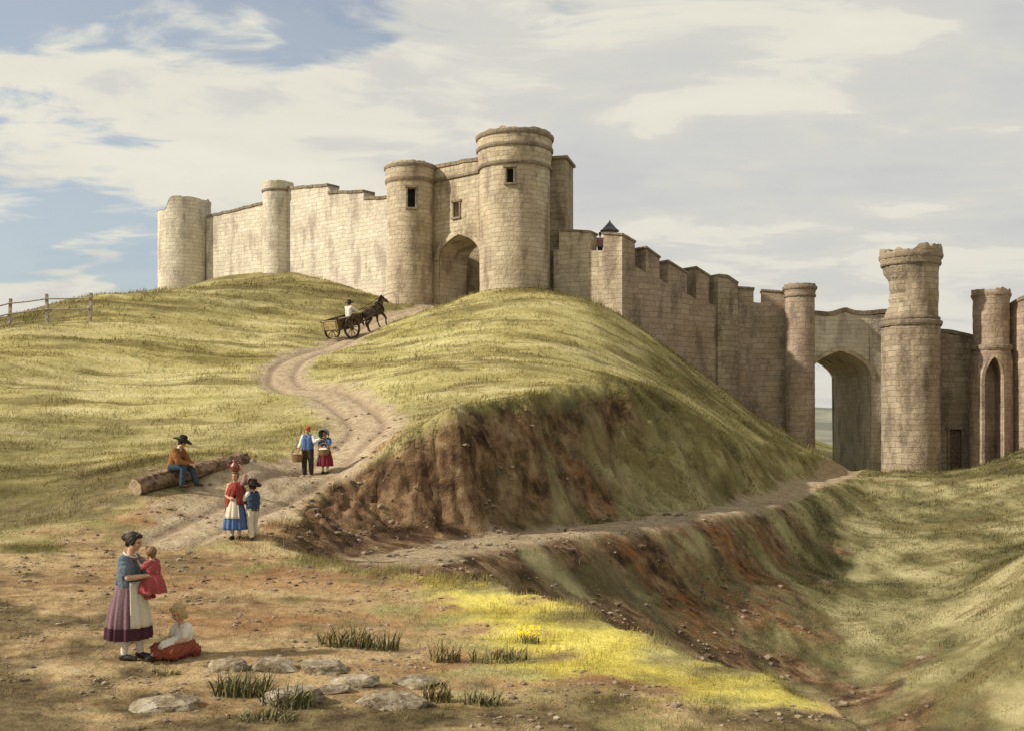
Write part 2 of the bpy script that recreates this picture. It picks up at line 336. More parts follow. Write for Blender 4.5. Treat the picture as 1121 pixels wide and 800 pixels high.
sv = stretched(1.0, 1.0, .75, 0)
ns = g.noise(sv, 1.25, 9, .68, .25)
scol = g.ramp(ns, [(.36, (.032, .019, .011)), (.45, (.085, .05, .027)), (.51, (.15, .09, .047)), (.57, (.22, .143, .077)), (.66, (.30, .22, .125))])
sx_ = g.new('ShaderNodeSeparateXYZ'); g.link(PO, sx_.inputs[0])
scol = g.mix(g.math('MULTIPLY', g.math('MULTIPLY', g.step(g.noise(PO, .42, 5, .65), .48, .60), .62), g.step(sx_.outputs[0], -2.0, 2.5)), scol, (.145, .13, .062))
scol = g.mix(g.math('MULTIPLY', g.math('MULTIPLY', A('redearth'), .6), g.step(nC, .42, .62)), scol, (.30, .125, .035))
c = g.mix(A('scarp'), c, scol)
c = g.mix(g.math('MULTIPLY', A('path'), .85), c, g.mix(.10, rcol, (.25, .17, .09)))
speck = g.step(nD, .62, .72)
c = g.mix(g.math('MULTIPLY', speck, .25), c, (.06, .045, .025))
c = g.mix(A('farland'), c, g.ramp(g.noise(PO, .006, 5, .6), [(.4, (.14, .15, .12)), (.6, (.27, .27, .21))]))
tf = A('tint'); c = g.mix(g.math('MULTIPLY', g.math('ABSOLUTE', tf), .25), c, g.mix(g.math('GREATER_THAN', tf, 0.0), (.085, .075, .028), (.50, .42, .20)))
g.link(c, bs.inputs['Base Color']); bs.inputs['Roughness'].default_value = .95; bs.inputs['Specular IOR Level'].default_value = .1
hb = g.math('ADD', g.math('MULTIPLY', nC, .5), g.math('MULTIPLY', nD, .16)); hb = g.math('ADD', hb, g.math('MULTIPLY', ns, g.math('MULTIPLY', A('scarp'), 1.6)))
bp = g.new('ShaderNodeBump'); g.setin(bp.inputs['Height'], hb); bp.inputs['Distance'].default_value = .20; bp.inputs['Strength'].default_value = .85; g.link(bp.outputs[0], bs.inputs['Normal'])
me.materials.append(gm)
bmat = gm.copy(); bmat.name = 'turf_blades'; bt = NT(bmat.node_tree); pb = bt.n['Principled BSDF']; src = pb.inputs['Base Color'].links[0].from_socket
dfn = bt.new('ShaderNodeBsdfDiffuse'); trn = bt.new('ShaderNodeBsdfTranslucent'); ms = bt.new('ShaderNodeMixShader'); ms.inputs[0].default_value = .5
bt.link(src, dfn.inputs[0]); bt.link(src, trn.inputs[0]); bt.link(dfn.outputs[0], ms.inputs[1]); bt.link(trn.outputs[0], ms.inputs[2])
bt.link(ms.outputs[0], [n for n in bt.n if n.type == 'OUTPUT_MATERIAL'][0].inputs[0])

# ------------------------------------------------------------------ stone
def stone_mat(name, cols, stain, mort=(.16, .13, .09), rowh=.34, bw=.72, moss=.25, uvs=True):
    m = bpy.data.materials.new(name); m.use_nodes = True; t = NT(m.node_tree); b = t.n['Principled BSDF']
    tcx = t.new('ShaderNodeTexCoord'); geo = t.new('ShaderNodeNewGeometry')
    uv = tcx.outputs['UV']; pos = geo.outputs['Position']
    wob = t.new('ShaderNodeTexNoise'); t.link(pos, wob.inputs['Vector']); wob.inputs['Scale'].default_value = 1.1; wob.inputs['Detail'].default_value = 4
    uvw = t.vmath('ADD', uv, t.vmath('SCALE', wob.outputs['Color'], .30))
    br = t.new('ShaderNodeTexBrick'); t.link(uvw, br.inputs['Vector']); br.inputs['Scale'].default_value = 1.0
    br.inputs['Brick Width'].default_value = bw; br.inputs['Row Height'].default_value = rowh; br.inputs['Mortar Size'].default_value = .022
    br.inputs['Mortar Smooth'].default_value = .6; br.inputs['Bias'].default_value = .0
    br.inputs['Color1'].default_value = (*cols[0], 1); br.inputs['Color2'].default_value = (*cols[1], 1); br.inputs['Mortar'].default_value = (*mort, 1)
    br.offset = .47; br.squash_frequency = 3; br.squash = 1.25
    nz = t.noise(pos, .55, 6, .62); nf = t.noise(pos, 5.5, 5, .65)
    mv = t.new('ShaderNodeMapping'); t.link(pos, mv.inputs[0]); mv.inputs['Scale'].default_value = (1.2, 1.2, .42)
    ns = t.noise(mv.outputs[0], .9, 5, .6)
    c = br.outputs['Color']
    c = t.mix(t.step(nz, .46, .62), c, t.mix(.55, c, cols[2]))
    c = t.mix(t.math('MULTIPLY', t.step(ns, .47, .66), .66), c, stain)
    c = t.mix(t.math('MULTIPLY', t.step(t.noise(pos, 1.7, 5, .65), .56, .66), moss), c, (.10, .095, .045))
    c = t.mix(t.math('MULTIPLY', t.step(nf, .40, .75), .40), c, t.mix(.5, c, (.60, .53, .40)))
    t.link(c, b.inputs['Base Color']); b.inputs['Roughness'].default_value = .93; b.inputs['Specular IOR Level'].default_value = .15
    h = t.math('ADD', t.math('MULTIPLY', br.outputs['Fac'], -.28), t.math('ADD', t.math('MULTIPLY', nf, .9), t.math('MULTIPLY', nz, .8)))
    bp = t.new('ShaderNodeBump'); t.setin(bp.inputs['Height'], h); bp.inputs['Distance'].default_value = .10; bp.inputs['Strength'].default_value = .8; t.link(bp.outputs[0], b.inputs['Normal'])
    return m
PALE = stone_mat('pale_stone', [(.66, .60, .47), (.55, .49, .37), (.47, .41, .32)], (.27, .215, .175), mort=(.52, .46, .35), moss=.10, rowh=.3, bw=.62)
OCHRE = stone_mat('ochre_stone', [(.53, .45, .315), (.41, .335, .22), (.33, .25, .17)], (.145, .10, .072), mort=(.36, .29, .195), rowh=.3, bw=.66)
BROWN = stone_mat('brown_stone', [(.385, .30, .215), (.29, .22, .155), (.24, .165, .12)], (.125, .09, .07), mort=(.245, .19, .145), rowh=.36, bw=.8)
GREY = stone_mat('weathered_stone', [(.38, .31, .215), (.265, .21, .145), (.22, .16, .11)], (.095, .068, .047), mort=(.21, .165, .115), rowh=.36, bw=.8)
CAP = stone_mat('coping_stone', [(.27, .21, .145), (.20, .155, .11), (.20, .155, .11)], (.10, .075, .055), moss=.45, rowh=.6, bw=1.1)

def simple_mat(name, col, rough=.85, var=.25, scale=20, spec=.2, bump=.0, col2=None, metal=0):
    m = bpy.data.materials.new(name); m.use_nodes = True; t = NT(m.node_tree); b = t.n['Principled BSDF']
    tcx = t.new('ShaderNodeTexCoord'); n = t.noise(tcx.outputs['Object'], scale, 5, .6)
    c2 = col2 or tuple(v * (1 - var) for v in col); c1 = tuple(min(1, v * (1 + var * .5)) for v in col)
    t.link(t.ramp(n, [(.38, c2), (.62, c1)]), b.inputs['Base Color']); b.inputs['Roughness'].default_value = rough; b.inputs['Specular IOR Level'].default_value = spec; b.inputs['Metallic'].default_value = metal
    if bump:
        bp = t.new('ShaderNodeBump'); t.setin(bp.inputs['Height'], n); bp.inputs['Distance'].default_value = bump; t.link(bp.outputs[0], b.inputs['Normal'])
    return m

def box_uv(me):
    uvl = me.uv_layers.new(name='uv') if not me.uv_layers else me.uv_layers[0]
    for p in me.polygons:
        n = p.normal
        for li in p.loop_indices:
            v = me.vertices[me.loops[li].vertex_index].co
            if abs(n.z) > .75: uv = (v.x, v.y)
            elif abs(n.x) > abs(n.y): uv = (v.y + .35, v.z)
            else: uv = (v.x, v.z)
            uvl.data[li].uv = uv

def rough_line(a, b, step=.35, amp=.05):
    """points from a to b (exclusive) with a weathered jitter in height"""
    n = max(1, int(abs(b[0] - a[0]) / step)); o = []
    for i in range(n):
        t = i / n; o.append((a[0] + (b[0] - a[0]) * t, a[1] + (b[1] - a[1]) * t + (random.uniform(-amp, amp) if i else 0)))
    return o

class WallLine:
    def __init__(s, a, b):
        s.a = Vector((at(a[0], 0, a[1]).x, a[1])); s.b = Vector((at(b[0], 0, b[1]).x, b[1])); d = s.b - s.a
        s.L = d.length; s.d = d / s.L; s.rz = math.atan2(d.y, d.x)
    def sz(s, px, py):
        k = (px - CX) / FPX          # ray x = k*y
        q = (k * s.a.y - s.a.x) / (s.d.x - k * s.d.y); Y = s.a.y + s.d.y * q
        return q, (HY - py) / FPX * Y
    def world(s, q, t=0): p = s.a + s.d * q + Vector((-s.d.y, s.d.x)) * t; return p

def prism(outline, t0, t1):
    """outline in (s, z), extruded in thickness from t0 (front) to t1"""
    n = len(outline); v = [(x, t0, z) for x, z in outline] + [(x, t1, z) for x, z in outline]
    f = [tuple(range(n)), tuple(range(2 * n - 1, n - 1, -1))] + [((i + 1) % n, i, i + n, (i + 1) % n + n) for i in range(n)]
    bm = bmesh.new(); bv = [bm.verts.new(p) for p in v]
    for q in f: bm.faces.new([bv[i] for i in q])
    bmesh.ops.triangulate(bm, faces=[bm.faces[0], bm.faces[1]] if bm.faces.ensure_lookup_table() is None else [])
    me = bm_mesh(bm); box_uv(me); return me

def arch_pts(s0, s1, zs, zt, n=9, k=.5):
    """pointed arch from the left springing to the right springing (interior points incl. springings)"""
    h = zt - zs; w = (s1 - s0) / 2; R_ = 2 * w * .88; pm = math.acos(1 - w / R_); L = []
    for i in range(n + 1):
        p = pm * i / n; L.append((s0 + R_ * (1 - math.cos(p)), zs + h * math.sin(p) / math.sin(pm)))
    return L + [(s0 + s1 - x, z) for x, z in L[::-1]][1:]

WT = {}
def ground_min(w, t=0):
    return min(tz(*w.world(w.L * k / 6, t)) for k in range(7))

def wall(name, label, cat, a, b, thick, top, mat, group=None, arch=None, coping=None, merlons=None, jag=.05, base=None, kindname='wall_face'):
    """top: list of photo points along the wall top; arch: (px0, px1, py_spring, py_apex)"""
    w = WallLine(a, b); z0 = (base if base is not None else ground_min(w) - 1.6)
    o = empty(name, label, cat, (w.a.x, w.a.y, z0), w.rz, group)
    T = [w.sz(*p) for p in top]; T = [(q, z - z0) for q, z in T]
    out = [(T[0][0], 0)]
    if arch:
        s0, zs = w.sz(arch[0], arch[2]); s1, _ = w.sz(arch[1], arch[2]); _, zt = w.sz((arch[0] + arch[1]) / 2, arch[3])
        A_ = [(x, z - z0) for x, z in arch_pts(s0, s1, zs, zt)]
        out += [(s0, 0)] + A_ + [(s1, 0)]; o_arch = A_
    out.append((T[-1][0], 0))
    for p, q in zip(T[::-1], T[::-1][1:]): out += rough_line(p, q, amp=jag)
    out.append(T[0])
    # outline order: bottom left -> bottom right -> up -> back along the top
    put(kindname, prism(out, 0, thick), mat, o)
    if coping:
        bm = bmesh.new()
        for p, q in zip(T, T[1:]):
            if abs(q[0] - p[0]) < .12: continue
            L = rough_line(p, q, .5, jag * .8) + [q]
            for u, v in zip(L, L[1:]):
                m_ = ((u[0] + v[0]) / 2, thick / 2, (u[1] + v[1]) / 2 + coping * .45); ang = math.atan2(v[1] - u[1], v[0] - u[0])
                add_box(bm, m_, (math.hypot(v[0] - u[0], v[1] - u[1]) * .985, thick + .16 + random.uniform(-.03, .03), coping), Matrix.Rotation(-ang, 3, 'Y'), .02)
        me = bm_mesh(bm); box_uv(me); put('coping', me, CAP, o)
    for mm in merlons or []:
        (x0, y0), (x1, y1), yb = mm[:3]; mt = mm[3] if len(mm) > 3 else thick
        s0, z_0 = w.sz(x0, y0); s1, z_1 = w.sz(x1, y1)
        if yb is None: sb = []
        b0 = w.sz(x0, yb[0])[1] - z0 - .3; b1 = w.sz(x1, yb[1])[1] - z0 - .3
        po = [(s0, b0), (s1, b1), (s1, z_1 - z0)] + rough_line((s1, z_1 - z0), (s0, z_0 - z0), .3, .03)[1:] + [(s0, z_0 - z0)]
        e = put('merlon', prism(po, -.004, mt + .004), mat, o)
        bm = bmesh.new(); ang = math.atan2(z_1 - z_0, s1 - s0)
        add_box(bm, ((s0 + s1) / 2, mt / 2, (z_0 + z_1) / 2 - z0 + .07), (math.hypot(s1 - s0, z_1 - z_0) + .14, mt + .18, .16), Matrix.Rotation(-ang, 3, 'Y'), .03)
        me = bm_mesh(bm); box_uv(me); put('coping', me, CAP, e)
    o['kind'] = 'thing'
    return o, w, z0

def cut(obj, c, size, rz):
    """cut a box-shaped opening out of a mesh object (world coordinates)"""
    bpy.context.view_layer.update()
    bm = bmesh.new(); add_box(bm, (0, 0, 0), size); me = bm_mesh(bm)
    k = bpy.data.objects.new('cutter', me); COL.objects.link(k); k.location = c; k.rotation_euler = (0, 0, rz)
    md = obj.modifiers.new('cut', 'BOOLEAN'); md.operation = 'DIFFERENCE'; md.object = k; md.solver = 'EXACT'
    bpy.context.view_layer.update()
    dg = bpy.context.evaluated_depsgraph_get(); nm = bpy.data.meshes.new_from_object(obj.evaluated_get(dg)); obj.modifiers.clear()
    old = obj.data; obj.data = nm; bpy.data.meshes.remove(old); bpy.data.objects.remove(k); bpy.data.meshes.remove(me)

DARKW = simple_mat('opening_shade', (.03, .024, .018), .95, .3, 4)
def slit(parent, body, pos, rz, w, h, mat, depth=.55):
    """a slit window: opening cut in the wall, a stone frame and a dark sheet that paints the shade inside it. rz turns local -y outward; pos in world"""
    cut(body, pos, (w, depth * 2, h), rz)
    pl = parent.matrix_world.inverted() if False else None
    L = Matrix.Translation(pos) @ Matrix.Rotation(rz, 4, 'Z')
    PI_ = (Matrix.Translation(parent.location) @ Matrix.Rotation(parent.rotation_euler.z, 4, 'Z')).inverted()
    bm = bmesh.new(); th = .13
    add_box(bm, (0, .0, h / 2 + th * .7), (w + th * 3, .24, th * 1.3), None, .015); add_box(bm, (0, 0, -h / 2 - th * .5), (w + th * 2.6, .28, th), None, .015)
    for s in (-1, 1): add_box(bm, (s * (w / 2 + th / 2), .02, 0), (th, .2, h - .004), None, .015)
    bmesh.ops.transform(bm, matrix=PI_ @ L, verts=bm.verts); me = bm_mesh(bm); box_uv(me); f = put('window', me, mat, parent)
    bm = bmesh.new(); add_box(bm, (0, depth - .06, 0), (w - .006, .1, h - .006)); bmesh.ops.transform(bm, matrix=PI_ @ L, verts=bm.verts); put('inner_shade', bm_mesh(bm), DARKW, f)  # near black sheet, the shade inside the slit put into colour

def tower_mesh(prof, n=88, jag=.06, rag=None, bite=None, hollow=.45, dz=.3, wob=.018, seed=0.0, lowtop=None):
    """prof: [(z, r)] bottom to top. Rings are refined; the rim is ragged"""
    Z = []
    for (z0, r0), (z1, r1) in zip(prof, prof[1:]):
        k = max(1, int((z1 - z0) / dz))
        for i in range(k): Z.append((z0 + (z1 - z0) * i / k, r0 + (r1 - r0) * i / k))
    Z.append(prof[-1]); zt = prof[-1][0]; bm = bmesh.new(); rings = []; uv = {}
    def top_off(a):
        q_ = math.floor(a * 7 + .8 * math.sin(a * 3 + seed)); v = jag * (.55 * float(fbm(np.array([a * 4 + seed]), np.array([seed * 2.0]), 3)[0]) + 1.3 * (math.sin(q_ * 12.9 + seed) * 43.7 % 1 - .5))
        return v + (lowtop(a) if lowtop else 0)
    offs = [top_off(k / n * math.tau if k else math.tau) for k in range(n)]
    zb = prof[0][0]
    for (z, r) in Z:
        ring = []
        for k in range(n):
            a = k / n * math.tau
            rr = r + wob * float(_pn(a * r * 2.2 + seed * 7, z * 2.4)) + (bite(a, z) if bite else 0)
            zz = z + offs[k] * max(0, (z - (zt - 1.2)) / 1.2)
            if offs[k] < -.3: zz = min(z, zt + offs[k] + .002 * (z - zt) )
            v = bm.verts.new((rr * math.cos(a), rr * math.sin(a), zz)); ring.append(v)
        rings.append(ring)
    rt = prof[-1][1]; R0 = max(r for z, r in prof)
    inner = [bm.verts.new(((rt - hollow) * math.cos(k / n * math.tau), (rt - hollow) * math.sin(k / n * math.tau), zt + offs[k] - .03)) for k in range(n)]
    floor = [bm.verts.new(((rt - hollow) * math.cos(k / n * math.tau), (rt - hollow) * math.sin(k / n * math.tau), zt - 1.6 + min(0, offs[k] ))) for k in range(n)]
    rings += [inner, floor]
    uvl = bm.loops.layers.uv.new('uv')
    for i, (r0, r1) in enumerate(zip(rings, rings[1:])):
        for k in range(n):
            f = bm.faces.new((r0[k], r0[(k + 1) % n], r1[(k + 1) % n], r1[k]))
            vs = ((k, r0), (k + 1, r0), (k + 1, r1), (k, r1))
            for lp, (kk, rg) in zip(f.loops, vs):
                z = lp.vert.co.z + (0 if i < len(rings) - 3 else .4 * (i - len(rings) + 4)); lp[uvl].uv = (kk / n * math.tau * R0, z)
    bm.faces.new(floor); bm.faces.new(rings[0][::-1])
    bmesh.ops.recalc_face_normals(bm, faces=bm.faces)
    me = bpy.data.meshes.new('tower'); bm.to_mesh(me); bm.free(); return me
def _pn(x, y): return perlin(np.array([x]), np.array([y]))[0]

def ring_band(r, z, h, out=.1, n=64, lab='string_course'):
    bm = bmesh.new(); prof = [(z, r - .15), (z, r + out * .6), (z + h * .35, r + out), (z + h * .8, r + out), (z + h, r + out * .3), (z + h, r - .15)]
    rings = []
    for (zz, rr) in prof:
        rings.append([bm.verts.new(((rr + (.012 * math.sin(k * 2.7 + zz * 9))) * math.cos(k / n * math.tau), rr * math.sin(k / n * math.tau), zz + .012 * math.sin(k * 1.9))) for k in range(n)])
    uvl = bm.loops.layers.uv.new('uv')
    rings.append(rings[0])
    for i, (r0, r1) in enumerate(zip(rings, rings[1:])):
        for k in range(n):
            f = bm.faces.new((r0[k], r0[(k + 1) % n], r1[(k + 1) % n], r1[k]))
            for lp, kk, q in zip(f.loops, (k, k + 1, k + 1, k), (i, i, i + 1, i + 1)): lp[uvl].uv = (kk / n * math.tau * r, q * .12)
    return bm_mesh(bm)

def tower(name, label, px, Y, py_top, prof, mat, bands=(), group=None, base_drop=2.5, slits=(), cat='tower', **kw):
    """prof in photo rows/half widths: [(py, half_px)] from bottom to top"""
    s = Y / FPX; x = (px - CX) * s; zb = (HY - prof[0][0]) * s - base_drop
    o = empty(name, label, cat, (x, Y, zb), 0, group); o['kind'] = 'thing'
    P = [((HY - py) * s - zb, hw * s) for py, hw in prof]; P[0] = (0, P[0][1])
    body = put('tower_body', tower_mesh(P, **kw), mat, o); body.data.shade_smooth()
    try: body.data.set_sharp_from_angle(angle=R(50))
    except Exception: pass
    for (py, hw, hpx, outp) in bands:
        put('string_course', ring_band(hw * s, (HY - py) * s - zb, hpx * s, outp), CAP, o)
    cd = Vector((x, Y)).normalized(); rt = Vector((cd.y, -cd.x))
    for (sx, sy, w, h) in slits:
        z = (HY - sy) * s; r = np.interp(z - zb, [q[0] for q in P], [q[1] for q in P]); sn = (sx - px) * s / r; a = math.asin(sn)
        nrm = -cd * math.cos(a) + rt * math.sin(a); p = Vector((x, Y)) + nrm * r; rz = math.atan2(nrm.x, -nrm.y)
        slit(o, body, Vector((p.x, p.y, z)), rz, w * s, h * s, CAP if mat is not PALE else PALE)
    return o

# ------------------------------------------------------------------ castle
tower('round_tower', 'pale broken round tower at the far left end of the castle', 202, 90, 222, [(322, 27.5), (300, 28), (226, 28), (221, 28.5)], PALE, jag=.10, seed=1.3,
      lowtop=lambda a: -.95 * float(sst((math.cos(a - math.pi * 1.10) - .55) / .18)))
wall('castle_wall', 'long pale curtain wall with a sloping top left of the slender turret', 'wall', (226, 89), (292, 85), 1.1, [(226, 239), (292, 223)], PALE, coping=.22)
tower('wall_turret', 'slender pale round turret standing between two pale walls', 304, 84.5, 202, [(298, 16), (212, 16), (207, 17), (201, 17.2)], PALE, bands=[(212, 16, 3, .10)], jag=.04, seed=2.1)
wall('castle_wall', 'pale stone curtain wall with two steps down along its top', 'wall', (312, 84), (430, 77), 1.1, [(312, 208), (359, 204), (359.3, 213), (398, 211), (398.3, 219), (430, 217)], PALE, coping=.22)
tower('round_tower', 'round gatehouse tower with a slit window, left of the arched castle gate', 449, 76, 182, [(338, 24.5), (300, 25), (210, 25.5), (197, 27), (186, 27.5), (182, 27)], OCHRE, bands=[(203, 26, 5, .10), (188, 27.3, 4, .08)], jag=.05, seed=3.7, slits=[(450.5, 222, 8, 21)])
wo, ww, wz = wall('gate_wall', 'gatehouse wall with pointed arch between the two big round towers', 'wall', (466, 76.5), (536, 72.5), 2.8, [(466, 186), (536, 174)], OCHRE, arch=(480.5, 526, 285, 257), coping=.26)
tower('round_tower', 'tallest round gatehouse tower with a ragged rim, right of the castle gate', 563.5, 71.5, 150, [(322, 38), (290, 38.5), (190, 38.5), (178, 40), (166, 41), (150, 41)], OCHRE, bands=[(188, 39.5, 4, .09), (169, 40.8, 4, .10), (156, 41, 5, .12)], jag=.13, seed=5.2, slits=[(558.5, 201, 7.5, 16)])
# details on the gate wall
def band_on(w, z0, pts_, h, out, mat, name, parent, thick=.2):
    bm = bmesh.new()
    Q = [w.sz(*p) for p in pts_]
    for p, q in zip(Q, Q[1:]):
        ang = math.atan2(q[1] - p[1], q[0] - p[0]); L = math.hypot(q[0] - p[0], q[1] - p[1])
        add_box(bm, ((p[0] + q[0]) / 2, -out / 2 + thick / 2, (p[1] + q[1]) / 2 - z0), (L + .02, out + thick, h), Matrix.Rotation(-ang, 3, 'Y'), .02)
    me = bm_mesh(bm); box_uv(me); return put(name, me, mat, parent)
band_on(ww, wz, [(474, 199), (526, 188)], .2, .12, CAP, 'string_course', wo)
def hood(w, z0, arch, parent, mat, wd=.34, out=.12, ds=.0):
    s0, zs = w.sz(arch[0], arch[2]); s1, _ = w.sz(arch[1], arch[2]); _, zt = w.sz((arch[0] + arch[1]) / 2, arch[3])
    A_ = arch_pts(s0, s1, zs, zt); B_ = arch_pts(s0 - wd, s1 + wd, zs, zt + wd * 1.15)
    bm = bmesh.new(); n = len(A_)
    q = [[bm.verts.new((x, y, z - z0)) for x, z in L] for L, y in ((A_, -out), (B_, -out), (B_, .1), (A_, .1))]
    for i in range(n - 1):
        for a_, b_ in ((0, 1), (1, 2), (2, 3), (3, 0)): bm.faces.new((q[a_][i], q[a_][i + 1], q[b_][i + 1], q[b_][i]))
    for i in (0, n - 1): bm.faces.new([q[j][i] for j in range(4)])
    me = bm_mesh(bm); box_uv(me); return put('arch_moulding', me, mat, parent)
hood(ww, wz, (480.5, 526, 285, 257), wo, OCHRE)
p = ww.sz(500, 230); pw = ww.world(p[0])
slit(wo, [c for c in wo.children if c.name.startswith('wall_face')][0], Vector((pw.x, pw.y, p[1])), ww.rz, .5, 1.0, CAP)
# wall added right behind the gate passage so its recess stays dark
wall('gate_backing_wall', 'back wall added close behind the pointed castle gate to darken its recess', 'wall', (458, 81), (562, 80), .8, [(458, 252), (562, 250)], OCHRE)
# square turret behind the tallest tower
def square_turret(px0, px1, Y, py_top, py_base, label):
    s = Y / FPX; w = (px1 - px0) * s; x = ((px0 + px1) / 2 - CX) * s; zb = (HY - py_base) * s - 2.5; h = (HY - py_top) * s - zb
    o = empty('square_turret', label, 'turret', (x, Y, zb), R(-14)); o['kind'] = 'thing'
    bm = bmesh.new(); add_box(bm, (0, 0, h / 2), (w, w * 1.15, h), None, .03); me = bm_mesh(bm); box_uv(me); put('turret_body', me, GREY, o)
    bm = bmesh.new(); add_box(bm, (0, 0, h + .09), (w + .3, w * 1.15 + .3, .22), None, .04); me = bm_mesh(bm); box_uv(me); put('coping', me, CAP, o)
square_turret(588, 624, 73.5, 180, 325, 'tall narrow square turret tucked behind the tallest gatehouse tower')
wall('battlement_wall', 'short battlement wall beside the square turret, facing the viewer with one gap', 'wall', (606, 71.5), (681, 69.5), 1.2, [(606, 273), (681, 276)], OCHRE, merlons=[((612, 253), (646, 255), (273, 274)), ((660.5, 257), (681, 258), (274, 276))])
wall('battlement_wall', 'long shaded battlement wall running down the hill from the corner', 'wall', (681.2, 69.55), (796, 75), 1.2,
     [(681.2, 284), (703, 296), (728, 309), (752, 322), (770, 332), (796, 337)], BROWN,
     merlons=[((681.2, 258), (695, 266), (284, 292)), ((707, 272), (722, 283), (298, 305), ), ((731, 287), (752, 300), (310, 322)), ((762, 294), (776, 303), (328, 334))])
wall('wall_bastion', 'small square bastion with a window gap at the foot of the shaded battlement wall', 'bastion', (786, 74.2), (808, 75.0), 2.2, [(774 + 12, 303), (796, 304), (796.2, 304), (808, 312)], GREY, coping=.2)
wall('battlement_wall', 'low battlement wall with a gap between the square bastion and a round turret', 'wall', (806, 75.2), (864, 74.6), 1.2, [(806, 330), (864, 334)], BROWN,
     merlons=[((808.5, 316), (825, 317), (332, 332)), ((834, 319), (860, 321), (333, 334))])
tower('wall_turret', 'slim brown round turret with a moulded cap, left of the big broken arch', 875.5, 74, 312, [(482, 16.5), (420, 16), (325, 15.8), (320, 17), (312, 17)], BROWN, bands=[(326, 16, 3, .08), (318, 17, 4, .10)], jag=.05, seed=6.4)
ao, aw, az = wall('gate_wall', 'ruined wall pierced by a huge open archway between slim turret and broken tower', 'wall', (880, 74.0), (974, 74.4), 7.2, [(884, 344), (906, 346), (925, 341), (945, 345), (974, 343)], PALE, arch=(884.5, 954, 415, 384), coping=.3, jag=.1)
hood(aw, az, (884.5, 954, 415, 384), ao, OCHRE, wd=.3, out=.06)
def bite6(a, z):
    k = math.cos(a - R(190)); zq = math.floor(z / .34) * .34; st_ = math.sin(zq * 7.3) * .5 + .5
    q = (z - B6) / (.85 if z > B6 else 1.35)
    return -(.28 + .26 * st_) * float(sst((k - .25 - .12 * st_) / .4)) * math.exp(-q ** 4)
s6 = 71.5 / FPX; B6 = (HY - 318) * s6 - ((HY - 517) * s6 - 2.5)
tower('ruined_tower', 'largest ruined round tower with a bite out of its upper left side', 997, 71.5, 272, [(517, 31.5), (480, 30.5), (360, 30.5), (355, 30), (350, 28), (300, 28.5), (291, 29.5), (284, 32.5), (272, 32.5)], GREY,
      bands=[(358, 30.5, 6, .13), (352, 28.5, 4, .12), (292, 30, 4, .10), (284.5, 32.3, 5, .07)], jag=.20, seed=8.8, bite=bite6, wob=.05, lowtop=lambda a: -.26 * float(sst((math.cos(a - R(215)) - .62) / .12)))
do, dw, dz_ = wall('castle_wall', 'dark narrow wall with a small door right of the largest ruined tower', 'wall', (1020, 73.2), (1074, 72.6), 1.2, [(1020, 362), (1050, 367), (1074, 374)], GREY, coping=.26, jag=.08)
# its narrow door
p0 = dw.sz(1046, 492); pw = dw.world(p0[0])
body = [c for c in do.children if c.name.startswith('wall_face')][0]
cut(body, Vector((pw.x, pw.y, p0[1] - .3)), (.72, .5, 3.3), dw.rz)
DOORW = simple_mat('door_wood', (.16, .11, .075), .9, .4, 6, bump=.02)
bm = bmesh.new()
for k in range(4): add_box(bm, (p0[0] + (-.27 + .18 * k), .2, p0[1] - dz_ - .3), (.172, .05, 3.28), None, .008)
d_ = put('door', bm_mesh(bm), DOORW, do)
bm = bmesh.new()
for k in (-1, 1): add_box(bm, (p0[0] + k * .44, -.02, p0[1] - dz_ - .3), (.16, .2, 3.3), None, .02)
add_box(bm, (p0[0], -.03, p0[1] - dz_ + 1.46), (1.2, .24, .22), None, .02)
me = bm_mesh(bm); box_uv(me); put('door_frame', me, CAP, do)
# niche turret at the right
o7 = tower('niche_turret', 'round turret with a tall dark pointed niche at the right end of the ruins', 1085, 71.5, 318, [(508, 23), (470, 22.5), (398, 22), (384, 20), (376, 18.5), (330, 18.8), (325, 20), (318, 20)], BROWN, bands=[(384, 19.5, 6, .14), (326, 19, 4, .10)], jag=.09, seed=9.6, wob=.04)
b7 = [c for c in o7.children if c.name.startswith('tower_body')][0]
s7 = 71.5 / FPX; n7 = Vector((at(1080, 0, 71.5).x, 71.5 - 22 * s7))
bm = bmesh.new(); hw7 = 9.4 * s7
A7 = [(-hw7, -54 * s7)] + arch_pts(-hw7, hw7, 50 * s7, 76 * s7, 7) + [(hw7, -54 * s7)]; B7 = [(-hw7 - .2, -54 * s7)] + arch_pts(-hw7 - .2, hw7 + .2, 50 * s7, 76 * s7 + .26, 7) + [(hw7 + .2, -54 * s7)]
k7 = bpy.data.objects.new('cutter', prism(A7, -1.0, 1.15)); COL.objects.link(k7); k7.location = (n7.x, n7.y + .2, (HY - 468) * s7); md = b7.modifiers.new('cut', 'BOOLEAN'); md.object = k7; md.solver = 'EXACT'; bpy.context.view_layer.update()
nm = bpy.data.meshes.new_from_object(b7.evaluated_get(bpy.context.evaluated_depsgraph_get())); b7.modifiers.clear(); b7.data = nm; bpy.data.objects.remove(k7)
q7 = [[bm.verts.new((x, y, z)) for x, z in L] for L, y in ((A7, -.1), (B7, -.1), (B7, .45), (A7, .45))]
for i in range(len(A7) - 1):
    for a_, b_ in ((0, 1), (1, 2), (2, 3), (3, 0)): bm.faces.new((q7[a_][i], q7[a_][i + 1], q7[b_][i + 1], q7[b_][i]))
me = bm_mesh(bm); box_uv(me); f7 = put('niche_frame', me, BROWN, o7); f7.location = Vector((n7.x - .02, n7.y + .30, (HY - 468) * s7)) - o7.location
wall('castle_wall', 'plum brown wall rising out of the picture at the far right edge', 'wall', (1097, 72.2), (1330, 55), 1.3, [(1097, 340), (1112, 332), (1150, 312), (1330, 262)], BROWN, coping=.24, jag=.1)
